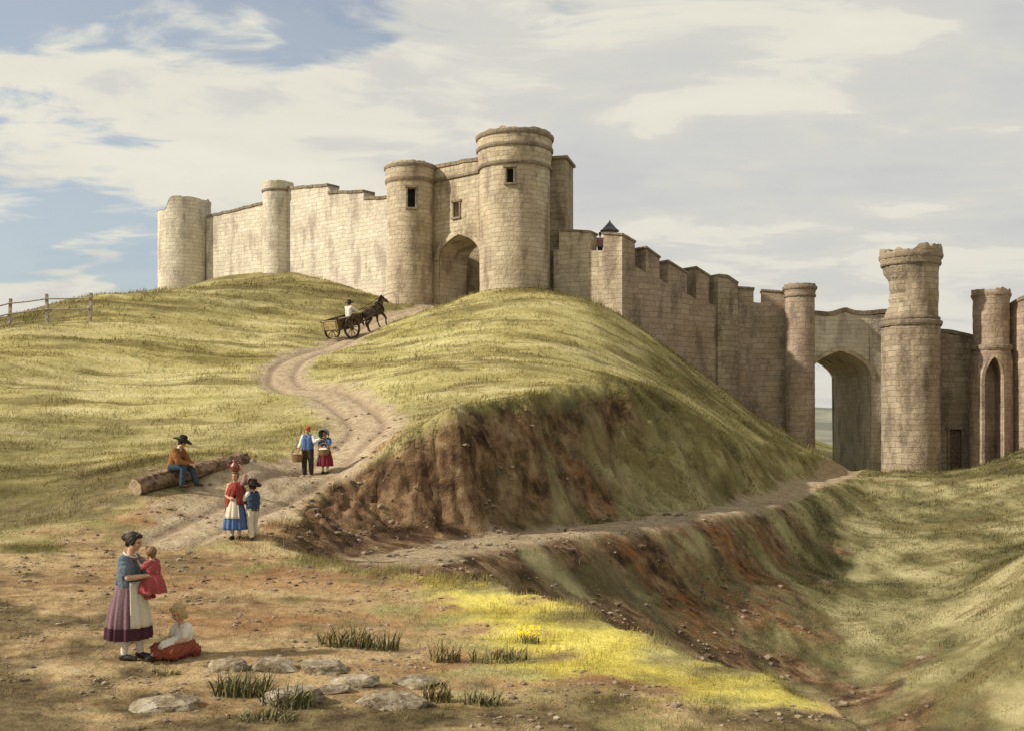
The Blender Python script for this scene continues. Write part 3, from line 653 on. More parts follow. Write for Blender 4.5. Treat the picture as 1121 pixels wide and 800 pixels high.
# look-out with slate roof behind the corner merlon
SLATE = simple_mat('slate', (.10, .10, .115), .6, .35, 5, bump=.02)
s9 = 73 / FPX; lx = (667.5 - CX) * s9; zg = (HY - 262) * s9
lo = empty('roofed_lookout', 'little lookout hut with a pointed grey slate roof behind the corner merlon', 'lookout', (lx, 73.0, zg - 2.5))
bm = bmesh.new(); add_lathe(bm, [(0, .42), (3.05, .42)], 8); me = bm_mesh(bm); box_uv(me); put('hut_body', me, GREY, lo)
bm = bmesh.new(); add_lathe(bm, [(2.98, .62), (3.06, .64), (3.2, .46), (3.62, .08), (3.75, .02)], 8); put('roof', bm_mesh(bm), SLATE, lo)

# ------------------------------------------------------------------ figures
class Blob:
    """tapered capsules and ellipsoids, fused by a voxel remesh into one continuous surface"""
    def __init__(s): s.bm = bmesh.new()
    def cap(s, a, b, ra, rb=None):
        rb = ra if rb is None else rb; a = Vector(a); b = Vector(b); d = b - a; L = d.length
        if L < 1e-5: return s.ell(a, (max(ra, rb),) * 3)
        Q = d.to_track_quat('Z', 'Y').to_matrix(); sn = max(-.98, min(.98, (ra - rb) / L)); th = math.asin(sn); prof = []
        for k in range(1, 5): t = -math.pi / 2 + (math.pi / 2 + th) * k / 4; prof.append((ra * math.sin(t), ra * math.cos(t)))
        for k in range(0, 4): t = th + (math.pi / 2 - th) * k / 4; prof.append((L + rb * math.sin(t), rb * math.cos(t)))
        n = 12; rg = [[s.bm.verts.new(a + Q @ Vector((r * math.cos(j / n * math.tau), r * math.sin(j / n * math.tau), z))) for j in range(n)] for z, r in prof]
        p0 = s.bm.verts.new(a + Q @ Vector((0, 0, -ra))); p1 = s.bm.verts.new(a + Q @ Vector((0, 0, L + rb)))
        for r0, r1 in zip(rg, rg[1:]):
            for j in range(n): s.bm.faces.new((r0[j], r0[(j + 1) % n], r1[(j + 1) % n], r1[j]))
        for j in range(n): s.bm.faces.new((p0, rg[0][(j + 1) % n], rg[0][j])); s.bm.faces.new((p1, rg[-1][j], rg[-1][(j + 1) % n]))
        return s
    def chain(s, *pr):
        for (a, ra), (b, rb) in zip(pr, pr[1:]): s.cap(a, b, ra, rb)
        return s
    def ell(s, c, r, rot=None):
        M = Matrix.Translation(c) @ (rot.to_4x4() if rot is not None else Matrix.Identity(4)) @ Matrix.Diagonal((*r, 1))
        bmesh.ops.create_icosphere(s.bm, subdivisions=3, radius=1.0, matrix=M); return s
    def build(s, name, m, parent, vox=.008, smooth=2, wrinkle=0.0, wsc=30):
        me = bpy.data.meshes.new(name); s.bm.to_mesh(me); s.bm.free()
        o = bpy.data.objects.new(name, me); COL.objects.link(o)
        md = o.modifiers.new('r', 'REMESH'); md.mode = 'VOXEL'; md.voxel_size = vox
        sm = o.modifiers.new('s', 'SMOOTH'); sm.factor = .5; sm.iterations = smooth
        bpy.context.view_layer.update()
        nm = bpy.data.meshes.new_from_object(o.evaluated_get(bpy.context.evaluated_depsgraph_get())); o.modifiers.clear(); o.data = nm; bpy.data.meshes.remove(me)
        if wrinkle:
            n = len(nm.vertices); co = np.empty(n * 3); nm.vertices.foreach_get('co', co); co = co.reshape(-1, 3); no = np.array([v.normal[:] for v in nm.vertices])
            d = fbm(co[:, 0] * wsc + co[:, 1] * wsc * .7, co[:, 2] * wsc * .8 + co[:, 1] * 9, 3) * wrinkle
            nm.vertices.foreach_set('co', (co + no * d[:, None]).ravel()); nm.update()
        nm.materials.clear(); nm.materials.append(m); nm.shade_smooth(); o.parent = parent
        return o

def cloth(name, col, col2=None, scale=26, stripes=0):
    c2 = tuple(.45 * a + .55 * b for a, b in zip(col, col2)) if col2 else None
    m = simple_mat(name, col, .92, .16, scale * 3.2, .08, .004, c2)
    return m
SKIN = simple_mat('skin', (.50, .29, .185), .6, .12, 18, .3)
EYE = simple_mat('eye', (.03, .02, .015), .3, .1)
LIP = simple_mat('lips', (.36, .13, .10), .5, .1)
DHAIR = simple_mat('dark_hair', (.035, .022, .015), .6, .5, 50, .3)
BLOND = simple_mat('blond_hair', (.42, .30, .13), .6, .45, 50, .3)
BRHAIR = simple_mat('brown_hair', (.20, .115, .05), .6, .45, 50, .3)
WHITE = cloth('white_linen', (.68, .64, .55)); CREAM = cloth('cream_linen', (.58, .52, .40)); LEATHER = simple_mat('dark_leather', (.035, .025, .02), .5, .4, 25, .35)
SLATEB = cloth('slate_blue_cloth', (.13, .165, .20)); PURPLE = cloth('purple_cloth', (.20, .125, .14), (.10, .05, .065), 18); PLUM = cloth('plum_band', (.07, .028, .04))
RED = cloth('red_shawl', (.24, .048, .036), (.14, .028, .022)); PINK = cloth('crimson_dress', (.33, .075, .075), (.22, .045, .045)); BLUE = cloth('blue_cloth', (.085, .145, .30), (.06, .095, .21)); NAVY = cloth('navy_cloth', (.05, .075, .12))
RUST = cloth('rust_jacket', (.27, .125, .045), (.16, .07, .025)); DENIM = cloth('dark_blue_trousers', (.045, .07, .095)); MAROON = cloth('maroon_skirt', (.19, .03, .04), (.11, .018, .025)); BRICK = cloth('brick_red_skirt', (.235, .07, .042), (.14, .04, .025))
DARKB = cloth('dark_brown_cloth', (.055, .042, .03)); FELT = cloth('dark_felt', (.03, .022, .016)); REDCAP = cloth('red_cap', (.42, .09, .03)); GREYB = cloth('grey_bonnet', (.19, .19, .215), (.11, .11, .13)); PINKISH = cloth('faded_rose_cloth', (.33, .19, .18))
WICKER = simple_mat('wicker', (.30, .19, .085), .8, .5, 45, .2, .02); TERRA = simple_mat('brown_glazed_clay', (.19, .06, .03), .35, .3, 8, .4); STICKM = simple_mat('stick_wood', (.07, .045, .025), .8, .4, 30)
COLLAR = WHITE

def hand(B, wr, dr, n, s=1.0, curl=.5, thumb=1):
    wr = Vector(wr); dr = Vector(dr).normalized(); n = Vector(n); n = (n - dr * n.dot(dr)).normalized(); lat = dr.cross(n)
    for k, (ln, f) in enumerate(((.074, .95), (.080, 1.05), (.077, 1.0), (.068, .8))):
        kn = wr + dr * ln * s + lat * (.027 - .018 * k) * s * thumb
        B.cap(wr + lat * (.012 - .008 * k) * s * thumb, kn, .015 * s, .0115 * s)
        d1 = (dr * math.cos(curl) + n * math.sin(curl)); p1 = kn + d1 * .036 * f * s; d2 = (dr * math.cos(curl * 2.1) + n * math.sin(curl * 2.1)); p2 = p1 + d2 * .030 * f * s
        B.chain((kn, .0105 * s), (p1, .0092 * s), (p2, .0075 * s))
    t0 = wr + dr * .02 * s + lat * .022 * s * thumb; t1 = t0 + (dr * .6 + lat * .7 * thumb + n * .35) * .034 * s; t2 = t1 + (dr * .85 + n * .5) * .03 * s
    B.chain((t0, .013 * s), (t1, .0105 * s), (t2, .0085 * s))

STAND = dict(pelvis=(0, 0, .86), chest=(0, 0, 1.18), neck=(0, .005, 1.33), head=(0, .03, 1.49),
    shL=(-.165, 0, 1.275), shR=(.165, 0, 1.275), elL=(-.21, -.01, 1.02), elR=(.21, -.01, 1.02), wrL=(-.22, .07, .80), wrR=(.22, .07, .80),
    hipL=(-.085, 0, .84), hipR=(.085, 0, .84), knL=(-.09, .01, .46), knR=(.09, .01, .46), anL=(-.09, -.015, .075), anR=(.09, -.015, .075))

class Person:
    def __init__(s, label, loc, rz, S=1.0, hs=1.0, th=1.0, look=(0, 1, -.1), hands=None, group=None, skin=SKIN, vox=.0075, shrug=1.0, eyes=True, feet=None, **J):
        s.S = S; s.hs = hs; s.th = th
        s.J = {k: Vector(v) * S for k, v in {**STAND, **J}.items()}
        s.root = empty('person', label, 'person', loc, rz, group); j = s.J; q = S * th; s.q = q
        B = Blob(); s.look = L = Vector(look).normalized(); X = L.cross(Vector((0, 0, 1))).normalized(); Z = X.cross(L)
        s.HM = HM = Matrix((X, L, Z)).transposed(); h = S * hs; c = j['head']
        s.h = h
        def hp(x, y, z): return c + HM @ (Vector((x, y, z)) * h)
        s.hp = hp
        B.ell(hp(0, -.012, .022), (.074 * h, .092 * h, .088 * h), HM); B.ell(hp(0, .018, -.035), (.058 * h, .066 * h, .078 * h), HM); B.ell(hp(0, .045, -.085), (.028 * h, .03 * h, .026 * h), HM)
        B.cap(hp(0, .082, .005), hp(0, .100, -.028), .008 * h, .0125 * h)
        for x in (-1, 1):
            B.ell(hp(x * .076, -.008, -.012), (.011 * h, .02 * h, .028 * h), HM); B.ell(hp(x * .036, .058, -.03), (.022 * h, .022 * h, .022 * h), HM)
        B.cap(j['neck'] - Vector((0, 0, .03 * S)), hp(0, -.015, -.05), .052 * q, .046 * q)
        for sd in 'LR':
            sg = -1 if sd == 'L' else 1
            hx = (j['hip' + sd] - j['pelvis']) * .75; sx = (j['sh' + sd] - j['neck']); 
            ch = j['chest'] + Vector((sg * .068, 0, 0)) * q
            B.cap(j['pelvis'] + hx, ch, .088 * q, .092 * q); B.cap(ch, j['neck'] + sx * .55 - Vector((0, 0, .02 * q)), .09 * q, .05 * q); B.cap(j['neck'] - Vector((0, 0, .02 * q)), j['sh' + sd], .045 * q, .05 * q)
            B.chain((j['sh' + sd], .050 * q), (j['sh' + sd].lerp(j['el' + sd], .45), .043 * q), (j['el' + sd], .036 * q), (j['el' + sd].lerp(j['wr' + sd], .3), .037 * q), (j['wr' + sd], .024 * q))
            B.chain((j['hip' + sd], .083 * q), (j['kn' + sd], .055 * q), (j['kn' + sd].lerp(j['an' + sd], .35), .054 * q), (j['an' + sd], .034 * q))
            fd = (feet or {}).get(sd, (0, 1, 0)); fd = Vector(fd).normalized(); B.chain((j['an' + sd] - Vector((0, 0, .035 * q)) - fd * .03 * q, .035 * q), (j['an' + sd] + fd * .13 * q - Vector((0, 0, .045 * q)), .026 * q))
            hd = (hands or {}).get(sd)
            dr = (j['wr' + sd] - j['el' + sd]).normalized()
            if hd: hand(B, j['wr' + sd], hd[0] or dr, hd[1], q, hd[2], (1 if sd == 'L' else -1) * (hd[3] if len(hd) > 3 else 1))
            else: hand(B, j['wr' + sd], dr, (-sg, .2, 0), q, .45, 1 if sd == 'L' else -1)
        s.body = B.build('body', skin, s.root, vox * max(.72, min(S * 1.0, 1)), 2)
        s.feet = feet or {}
        if eyes:
            for x in (-1, 1):
                bm = bmesh.new(); bmesh.ops.create_icosphere(bm, subdivisions=2, radius=.0105 * h, matrix=Matrix.Translation(hp(x * .031, .073, .004))); put('eye', bm_mesh(bm), EYE, s.root)
            bm = bmesh.new(); bmesh.ops.create_icosphere(bm, subdivisions=2, radius=1, matrix=Matrix.Translation(hp(0, .079, -.056)) @ HM.to_4x4() @ Matrix.Diagonal((.02 * h, .010 * h, .006 * h, 1))); put('mouth', bm_mesh(bm), LIP, s.root)
    def top(s, name, m, off=.018, sleeve=None, waist=.0, sm=None, wr=.010):
        """bodice / shirt / waistcoat; sleeve None, 'short', 'long'"""
        j, q = s.J, s.q; B = Blob(); o = off * q
        ax = (j['chest'] - j['pelvis']); wp = j['pelvis'] + ax * waist
        for sd in 'LR':
            sg = -1 if sd == 'L' else 1; ch = j['chest'] + Vector((sg * .068, 0, 0)) * q; hx = (j['hip' + sd] - j['pelvis']) * .75; sx = (j['sh' + sd] - j['neck'])
            B.cap(wp + hx, ch, .088 * q + o, .094 * q + o); B.cap(ch, j['neck'] + sx * .6 - Vector((0, 0, .03 * q)), .09 * q + o, .05 * q + o); B.cap(j['neck'] + sx * .35 - Vector((0, 0, .03 * q)), j['sh' + sd] if sleeve else j['neck'] + sx * .74 - Vector((0, 0, .022 * q)), .042 * q + o * .8, (.05 if sleeve else .044) * q + o * .8)
            if sleeve:
                e = j['sh' + sd].lerp(j['el' + sd], .62 if sleeve == 'short' else 1)
                B.chain((j['sh' + sd], .05 * q + o), (j['sh' + sd].lerp(e, .55), .05 * q + o * 1.5), (e, .039 * q + o * 1.2))
                if sleeve == 'long': B.cap(e, e.lerp(j['wr' + sd], .9), .039 * q + o * 1.1, .03 * q + o * .9)
        return B.build(name, m, s.root, .009 * max(.8, s.S), 2, wr * s.S, 26)
    def sleeves(s, m, off=.022, frac=.9):
        j, q = s.J, s.q; o = off * q
        for sd in 'LR':
            B = Blob(); w = j['el' + sd].lerp(j['wr' + sd], frac)
            B.chain((j['sh' + sd], .05 * q + o), (j['sh' + sd].lerp(j['el' + sd], .6), .046 * q + o * 1.3), (j['el' + sd], .04 * q + o * 1.2), (j['el' + sd].lerp(w, .7), .038 * q + o * 1.1), (w, .028 * q + o * .8)).build('sleeve', m, s.root, .009 * max(.8, s.S), 2, .006 * s.S, 26)
    def trousers(s, m, off=.02, leg=.93):
        j, q = s.J, s.q; o = off * q; B = Blob()
        for sd in 'LR':
            hx = (j['hip' + sd] - j['pelvis']) * .75; e = j['kn' + sd].lerp(j['an' + sd], leg)
            B.cap(j['pelvis'] + hx, j['pelvis'] + hx + (j['chest'] - j['pelvis']) * .28, .092 * q + o, .09 * q + o)
            B.chain((j['hip' + sd], .088 * q + o), (j['kn' + sd], .06 * q + o), (e, .042 * q + o * 1.1))
        return B.build('trousers', m, s.root, .009 * max(.8, s.S), 2, .007 * s.S, 22)
    def shoes(s, m=LEATHER):
        j, q = s.J, s.q
        for sd in 'LR':
            fd = Vector(s.feet.get(sd, (0, 1, 0))).normalized(); a = j['an' + sd]; B = Blob()
            B.cap(a - Vector((0, 0, .005)) * q, a - Vector((0, 0, .03 * q)) - fd * .03 * q, .042 * q, .044 * q); B.chain((a - Vector((0, 0, .034 * q)) - fd * .03 * q, .042 * q), (a + fd * .07 * q - Vector((0, 0, .036 * q)), .04 * q), (a + fd * .145 * q - Vector((0, 0, .046 * q)), .029 * q))
            B.build('shoe', m, s.root, .008 * max(.8, s.S), 2)
    def stockings(s, m=WHITE):
        j, q = s.J, s.q
        for sd in 'LR': Blob().chain((j['kn' + sd], .062 * q), (j['kn' + sd].lerp(j['an' + sd], .35), .061 * q), (j['an' + sd], .041 * q)).build('stocking', m, s.root, .009, 2)
    def skirt(s, m, z0, z1, r0, r1, folds=11, amp=.035, c=(0, 0), sy=.9, name='skirt', band=None, lean=(0, 0)):
        S = s.S; n = 120; prof = []
        for k in range(15):
            t = k / 14; prof.append((z0 + (z1 - z0) * t, r0 + (r1 - r0) * (1 - (1 - t) ** 1.8)))
        ph = random.random() * 6
        f = lambda a, z: amp * ((z0 - z) / (z0 - z1)) * (math.sin(folds * a + ph) + .5 * math.sin((folds * 2 - 3) * a + ph * 2))
        def ring_mesh(pr, extra=0):
            bm = bmesh.new(); add_lathe(bm, [(z * S, (r + extra) * S) for z, r in pr], n, (c[0] * S, c[1] * S, 0), 1, sy, lambda a, z: f(a, z / S) * S, caps=False)
            for v in bm.verts:
                t = (z0 * S - v.co.z) / ((z0 - z1) * S); v.co.x += lean[0] * t * S; v.co.y += lean[1] * t * S
            return bm
        bm = ring_mesh(prof); me = bm_mesh(bm); o = put(name, me, m, s.root, smooth=True); md = o.modifiers.new('t', 'SOLIDIFY'); md.thickness = .012
        if band:
            zb = z1 + band[0]; pr = [(z, r) for z, r in prof if z <= zb + .04]; bm = ring_mesh(pr, .006); b = put('hem_band', bm_mesh(bm), band[1], o, smooth=True)
        s._sk = (prof, f, c, sy, lean, z0, z1); return o
    def apron(s, m, a0=55, a1=125, z1=.35, up=0, out=.016):
        prof, f, c, sy, lean, z0, zb = s._sk; S = s.S; bm = bmesh.new(); rows = []
        for z, r in prof:
            if z < z1 - .001: continue
            row = []
            for k in range(25):
                a = R(a0 + (a1 - a0) * k / 24); rr = r + f(a, z) + out; t = (z0 - z) / (z0 - zb)
                row.append(bm.verts.new(((rr * math.cos(a) + c[0] + lean[0] * t) * S, (rr * sy * math.sin(a) + c[1] + lean[1] * t) * S, z * S)))
            rows.append(row)
        for r0, r1 in zip(rows, rows[1:]):
            for k in range(24): bm.faces.new((r0[k], r0[k + 1], r1[k + 1], r1[k]))
        o = put('apron', bm_mesh(bm), m, s.root, smooth=True); md = o.modifiers.new('t', 'SOLIDIFY'); md.thickness = .008; md.offset = 1; return o
    def hair(s, m, bun=None, fringe=True, long=0.0):
        B = Blob(); h = s.h; HM = s.HM
        B.ell(s.hp(0, -.028, .035), (.086 * h, .098 * h, .092 * h), HM); B.ell(s.hp(0, .042, .082), (.062 * h, .045 * h, .03 * h), HM)
        for x in (-1, 1): B.ell(s.hp(x * .07, -.01, .012 - long), (.02 * h, .05 * h, (.055 + long) * h), HM)
        B.ell(s.hp(0, -.07, -.03 - long), (.06 * h, .04 * h, (.05 + long) * h), HM)
        if bun: B.ell(s.hp(*bun), (.045 * h, .05 * h, .048 * h), HM)
        return B.build('hair', m, s.root, .008, 1, .005 * h, 60)
    def hat(s, m, brim=.17, crown=.092, hgt=.11, tilt=0, droop=.02):
        bm = bmesh.new(); h = s.h
        pr = [(0, crown * .9), (.0, crown + .005), (-.004, crown + .02), (-droop * .4, (crown + brim) / 2), (-droop, brim), (-droop + .010, brim + .002), (.008, (crown + brim) / 2), (.016, crown + .018), (.03, crown), (hgt * .75, crown * .93), (hgt, crown * .74), (hgt + .004, crown * .4)]
        add_lathe(bm, [(z * h, r * h) for z, r in pr], 40, (0, 0, 0), 1, 1.1)
        for v in bm.verts:
            r = math.hypot(v.co.x, v.co.y); 
            if r > crown * 1.15 * h: v.co.z += .018 * h * math.sin(2 * math.atan2(v.co.y, v.co.x) + 1) * (r / h / brim)
        M = Matrix.Translation(s.hp(0, -.012, .062)) @ s.HM.to_4x4() @ Matrix.Rotation(R(tilt), 4, 'X'); bmesh.ops.transform(bm, matrix=M, verts=bm.verts)
        o = put('hat', bm_mesh(bm), m, s.root, smooth=True)
        bm = bmesh.new(); add_lathe(bm, [(z * h, r * h) for z, r in [(.026, crown * .98), (.027, crown + .006), (.05, crown + .003), (.051, crown * .95)]], 32, (0, 0, 0), 1, 1.1, caps=False); bmesh.ops.transform(bm, matrix=M, verts=bm.verts); put('hat_band', bm_mesh(bm), LEATHER, o, smooth=True)
        return o

def basket(label, loc, rz, w=.2, h=.17, sy=.75, lid=False):
    o = empty('basket', label, 'basket', loc, rz)
    bm = bmesh.new(); n = 72; rows = 22; prof = [(h * k / rows, w * (.78 + .22 * k / rows)) for k in range(rows + 1)]
    add_lathe(bm, prof + [(h + .012, w * 1.05), (h + .012, w * .97), (h * .9, w * .93), (.02, w * .74)], n, (0, 0, 0), 1, sy, lambda a, z: .006 * math.sin(a * 18 + (math.pi if int(z / h * rows) % 2 else 0)))
    put('basket_body', bm_mesh(bm), WICKER, o)
    bm = bmesh.new(); add_tube(bm, [(w * .98 * math.cos(R(a)), 0, h + math.sin(R(a)) * .2) for a in range(0, 181, 12)], .013, 7); put('handle', bm_mesh(bm), WICKER, o, smooth=True)
    if lid:
        B = Blob(); B.ell((0, 0, h), (w * .85, w * sy * .85, .06)); B.build('cloth_cover', WHITE, o, .01, 1, .015, 25)
    return o

# --- mother and baby
P_ = hit(141, 722); YM = P_.y
mo = Person('woman with dark bun in slate blue bodice holding a baby up to her face', P_, R(-98), 1.0, 1.02, 1.0, look=(-.08, 1, -.22),
   head=(0, .075, 1.50), neck=(0, .02, 1.325), chest=(0, .0, 1.16), elR=(.215, .10, 1.06), wrR=(.075, .325, 1.085), elL=(-.20, .13, 1.05), wrL=(-.03, .35, .99), anL=(-.085, .115, .075), knL=(-.085, .06, .46), anR=(.085, -.02, .075),
   hands={'R': ((-.55, .55, .25), (-.5, -.6, .2), .5), 'L': ((.6, .5, -.1), (.1, -.5, .9), .4)})
mo.top('bodice', SLATEB, .02, None, .25); 
for sd in 'LR':
    j = mo.J; Blob().chain((j['sh' + sd], .068), (j['sh' + sd].lerp(j['el' + sd], .45), .078), (j['sh' + sd].lerp(j['el' + sd], .68), .06)).build('puff_sleeve', SLATEB, mo.root, .009, 2, .008, 30)
B = Blob()
for k in range(20):
    a = k / 20 * math.tau; b = (k + 1) / 20 * math.tau; B.cap((.085 * math.cos(a), .02 + .075 * math.sin(a), 1.335 - .035 * math.sin(a)), (.085 * math.cos(b), .02 + .075 * math.sin(b), 1.335 - .035 * math.sin(b)), .011)
B.build('collar', WHITE, mo.root, .007, 1)
mo.skirt(PURPLE, 1.0, .275, .145, .285, 13, .022, (0, .0), .95, band=(.15, PLUM)); mo.apron(CREAM, 32, 118, .42)
bm = bmesh.new(); add_lathe(bm, [(.955, .150), (.96, .162), (1.02, .16), (1.025, .145)], 40, (0, 0, 0), 1, .95, caps=False); put('waistband', bm_mesh(bm), NAVY, mo.root, smooth=True)
mo.stockings(); mo.shoes(); mo.hair(DHAIR, (0, -.125, .03))
fw = Vector((math.sin(R(98)), math.cos(R(98)), 0)); rt = Vector((fw.y, -fw.x, 0))
bb = Person('baby in a crimson dress held against the chest of the woman with the bun', P_ + fw * .34 + rt * .0 + Vector((0, 0, .865)), R(-98 + 180 - 12), .5, 1.45, 1.15, look=(.1, 1, .12), vox=.0085,
   pelvis=(0, 0, .30), chest=(0, .02, .62), neck=(0, .04, .80), head=(0, .12, .99), shL=(-.13, .03, .74), shR=(.13, .03, .74), elL=(-.2, .2, .62), elR=(.2, .2, .66), wrL=(-.12, .38, .74), wrR=(.12, .38, .80),
   hipL=(-.09, .03, .28), hipR=(.09, .03, .28), knL=(-.1, .14, .12), knR=(.1, .14, .12), anL=(-.09, .1, -.10), anR=(.09, .1, -.10))
bb.top('dress_bodice', PINK, .03, 'short', .2); bb.skirt(PINK, .46, -.02, .19, .29, 7, .035, (0, .05), 1.15, name='dress_skirt'); bb.hair(BRHAIR, fringe=False); bb.shoes(PINK)

# --- seated girl
P_ = hit(203, 717); 
gi = Person('blond little girl in white blouse and brick red skirt sitting on the ground', P_, R(138), .80, 1.2, .95, look=(.05, 1, -.5),
   pelvis=(0, 0, .13), chest=(0, .03, .36), neck=(0, .075, .52), head=(0, .135, .70), shL=(-.15, .05, .475), shR=(.15, .05, .475), elL=(-.22, .15, .28), elR=(.22, .16, .28), wrL=(-.07, .33, .22), wrR=(.06, .33, .22),
   hipL=(-.09, .05, .13), hipR=(.09, .05, .13), knL=(-.2, .36, .13), knR=(.19, .38, .13), anL=(.02, .55, .06), anR=(-.03, .62, .055), hands={'L': ((.6, .6, -.15), (0, 0, -1), .4), 'R': ((-.6, .6, -.15), (0, 0, -1), .4)}, feet={'L': (.5, .8, .3), 'R': (-.5, .8, .35)})
gi.top('blouse', WHITE, .022, 'short', .3, wr=.008)
B = Blob(); S = .8
for a, b, ra, rb in (((-.1, .02, .13), (-.21, .36, .12), .14, .115), ((.1, .02, .13), (.2, .38, .12), .14, .115), ((0, -.03, .12), (0, .35, .09), .17, .10), ((-.2, .36, .12), (-.02, .52, .06), .11, .06), ((.2, .38, .12), (0, .55, .06), .11, .06), ((-.12, -.1, .08), (.12, -.1, .08), .11, .11)):
    B.cap(Vector(a) * S, Vector(b) * S, ra * S, rb * S)
B.build('skirt', BRICK, gi.root, .011, 3, .016, 17)
B = Blob()
for a, b, ra, rb in (((0, .1, .25), (0, .36, .205), .10, .09), ((-.1, .2, .235), (-.06, .4, .17), .06, .055), ((.1, .2, .235), (.06, .4, .17), .06, .055)): B.cap(Vector(a) * S, Vector(b) * S, ra * S, rb * S)
B.build('apron', WHITE, gi.root, .009, 2, .012, 22); gi.hair(BLOND, long=.03); gi.shoes()

# --- log and the man sitting on it
BARK = simple_mat('bark', (.22, .15, .10), .95, .55, 7, .1, .05, (.085, .055, .035)); CUTW = simple_mat('cut_wood', (.36, .26, .16), .85, .3, 9, .1, .01)
def log():
    a = hit(148, 541); b = hit(269, 505); a.z += .16; b.z += .12; d = b - a; L = d.length; r0, r1 = .225, .165
    o = empty('felled_log', 'long felled tree trunk lying beside the road with a man sitting on it', 'log', a)
    n = 40; m = 60; bm = bmesh.new(); Q = d.to_track_quat('Z', 'Y').to_matrix(); rings = []
    for i in range(m + 1):
        t = i / m; ring = []
        for k in range(n):
            an = k / n * math.tau; r = r0 + (r1 - r0) * t + .03 * float(_pn(an * 3 + 9, t * 3.0)) + .014 * float(_pn(an * 9, t * 22.0)) + (.05 * math.exp(-((t - .93) / .035) ** 2) * max(0, math.cos(an - 1.5)))
            p = Q @ Vector((r * math.cos(an), r * math.sin(an), t * L)); p.z += .05 * math.sin(t * 5.0) * t; ring.append(bm.verts.new(p))
        rings.append(ring)
    for x, y in zip(rings, rings[1:]):
        for k in range(n): bm.faces.new((x[k], x[(k + 1) % n], y[(k + 1) % n], y[k]))
    ends = [[v.co.copy() for v in rings[0]], [v.co.copy() for v in rings[-1]]]
    put('trunk', bm_mesh(bm), BARK, o, smooth=True)
    for e, sg in ((ends[0], -1), (ends[1], 1)):
        bm = bmesh.new(); c = sum(e, Vector()) / n; dd = d.normalized() * .006 * sg
        prev = [bm.verts.new(v + dd * .2) for v in e]
        for f in (.93, .6, .3):
            cur = [bm.verts.new(c + (v - c) * f + dd) for v in e]
            for k in range(n): bm.faces.new((prev[k], prev[(k + 1) % n], cur[(k + 1) % n], cur[k]))
            prev = cur
        bm.faces.new(prev); put('cut_end', bm_mesh(bm), CUTW, o)
    return a, b
la, lb = log(); lt = (at(193, 0, 28.7).x - la.x) / (lb.x - la.x); ls = la.lerp(lb, lt)
mg = hit(207, 533); mb = Vector((ls.x + .02, ls.y - .12, mg.z)); seat = ls.z + .19 - mg.z
ma = Person('man in rust brown jacket and black hat sitting on the felled log', mb, R(-103), 1.03, 1.0, 1.05, look=(0, 1, -.28),
   pelvis=(0, 0, seat + .10), chest=(0, .12, seat + .38), neck=(0, .20, seat + .53), head=(0, .29, seat + .68), shL=(-.19, .17, seat + .48), shR=(.19, .17, seat + .48), elL=(-.22, .33, seat + .20), elR=(.23, .31, seat + .20), wrL=(-.06, .52, seat + .16), wrR=(.07, .50, seat + .17),
   hipL=(-.09, .05, seat + .07), hipR=(.09, .05, seat + .07), knL=(-.12, .46, seat + .07), knR=(.13, .40, seat + .07), anL=(-.15, .60, .10), anR=(.14, .36, .085), hands={'R': ((-.5, .7, -.3), (-.3, 0, -1), .5), 'L': ((.5, .7, -.3), (.3, 0, -1), .5)})
ma.top('jacket', RUST, .026, 'long', -.05, wr=.009); ma.trousers(DENIM, .022); ma.shoes(); ma.hair(DHAIR); ma.hat(FELT, .225, .10, .13, -6, .012)
Blob().cap(ma.J['neck'] - Vector((0, .0, .02)), ma.J['neck'] + Vector((0, .02, .045)), .066, .06).build('neckerchief', CREAM, ma.root, .009, 2)

# --- woman with jug and boy with stick
P_ = hit(258, 590); kA = .925
jw = Person('woman in red shawl and blue skirt with a jug on her head', P_, R(170), kA, 1.0, 1.0, look=(.0, 1, -.05),
   shL=(-.165, 0, 1.30), elL=(-.285, .03, 1.44), wrL=(-.15, .01, 1.655), elR=(.21, .06, 1.04), wrR=(.07, .22, .98), hands={'L': ((.25, 0, 1), (1, 0, .1), .35), 'R': ((-.8, .4, 0), (0, -1, 0), .4)})
jw.top('bodice', RED, .018, None, .2); jw.skirt(BLUE, .98, .23, .13, .275, 12, .024, (0, 0), .95); jw.apron(CREAM, 48, 132, .46); jw.stockings(CREAM); jw.shoes(); jw.hair(BRHAIR)
Blob().chain((jw.J['shL'], .062), (jw.J['shL'].lerp(jw.J['elL'], .6), .058), (jw.J['elL'].lerp(jw.J['wrL'], .25), .05)).build('sleeve', PINKISH, jw.root, .009, 2)
bm = bmesh.new(); sh = []
for i in range(16):
    t = i / 15; row = []
    for k in range(73):
        a = R(100 - 360 * k / 72) ; fr = max(0, math.cos(a - R(90)))
        z = 1.345 - .52 * t - (.22 * t * max(0, math.cos(a - R(20)))) + .25 * t * fr * (abs(math.cos(a)) < .35)
        r = .085 + .145 * (1 - (1 - min(1, t * 2.0)) ** 2) - .02 * t + .012 * math.sin(a * 9 + t * 7) * t
        row.append(bm.verts.new((r * 1.15 * math.cos(a) * kA, (r * .85 * math.sin(a) + .005) * kA, z * kA)))
    sh.append(row)
for r0, r1 in zip(sh, sh[1:]):
    for k in range(72): bm.faces.new((r0[k], r0[k + 1], r1[k + 1], r1[k]))
o = put('shawl', bm_mesh(bm), RED, jw.root, smooth=True); md = o.modifiers.new('t', 'SOLIDIFY'); md.thickness = .015
jp = P_ + Matrix.Rotation(R(170), 3, 'Z') @ jw.hp(0, -.01, .108)
jg = empty('jug', 'brown clay jug balanced on the head of the woman in red shawl', 'jug', jp, R(20))
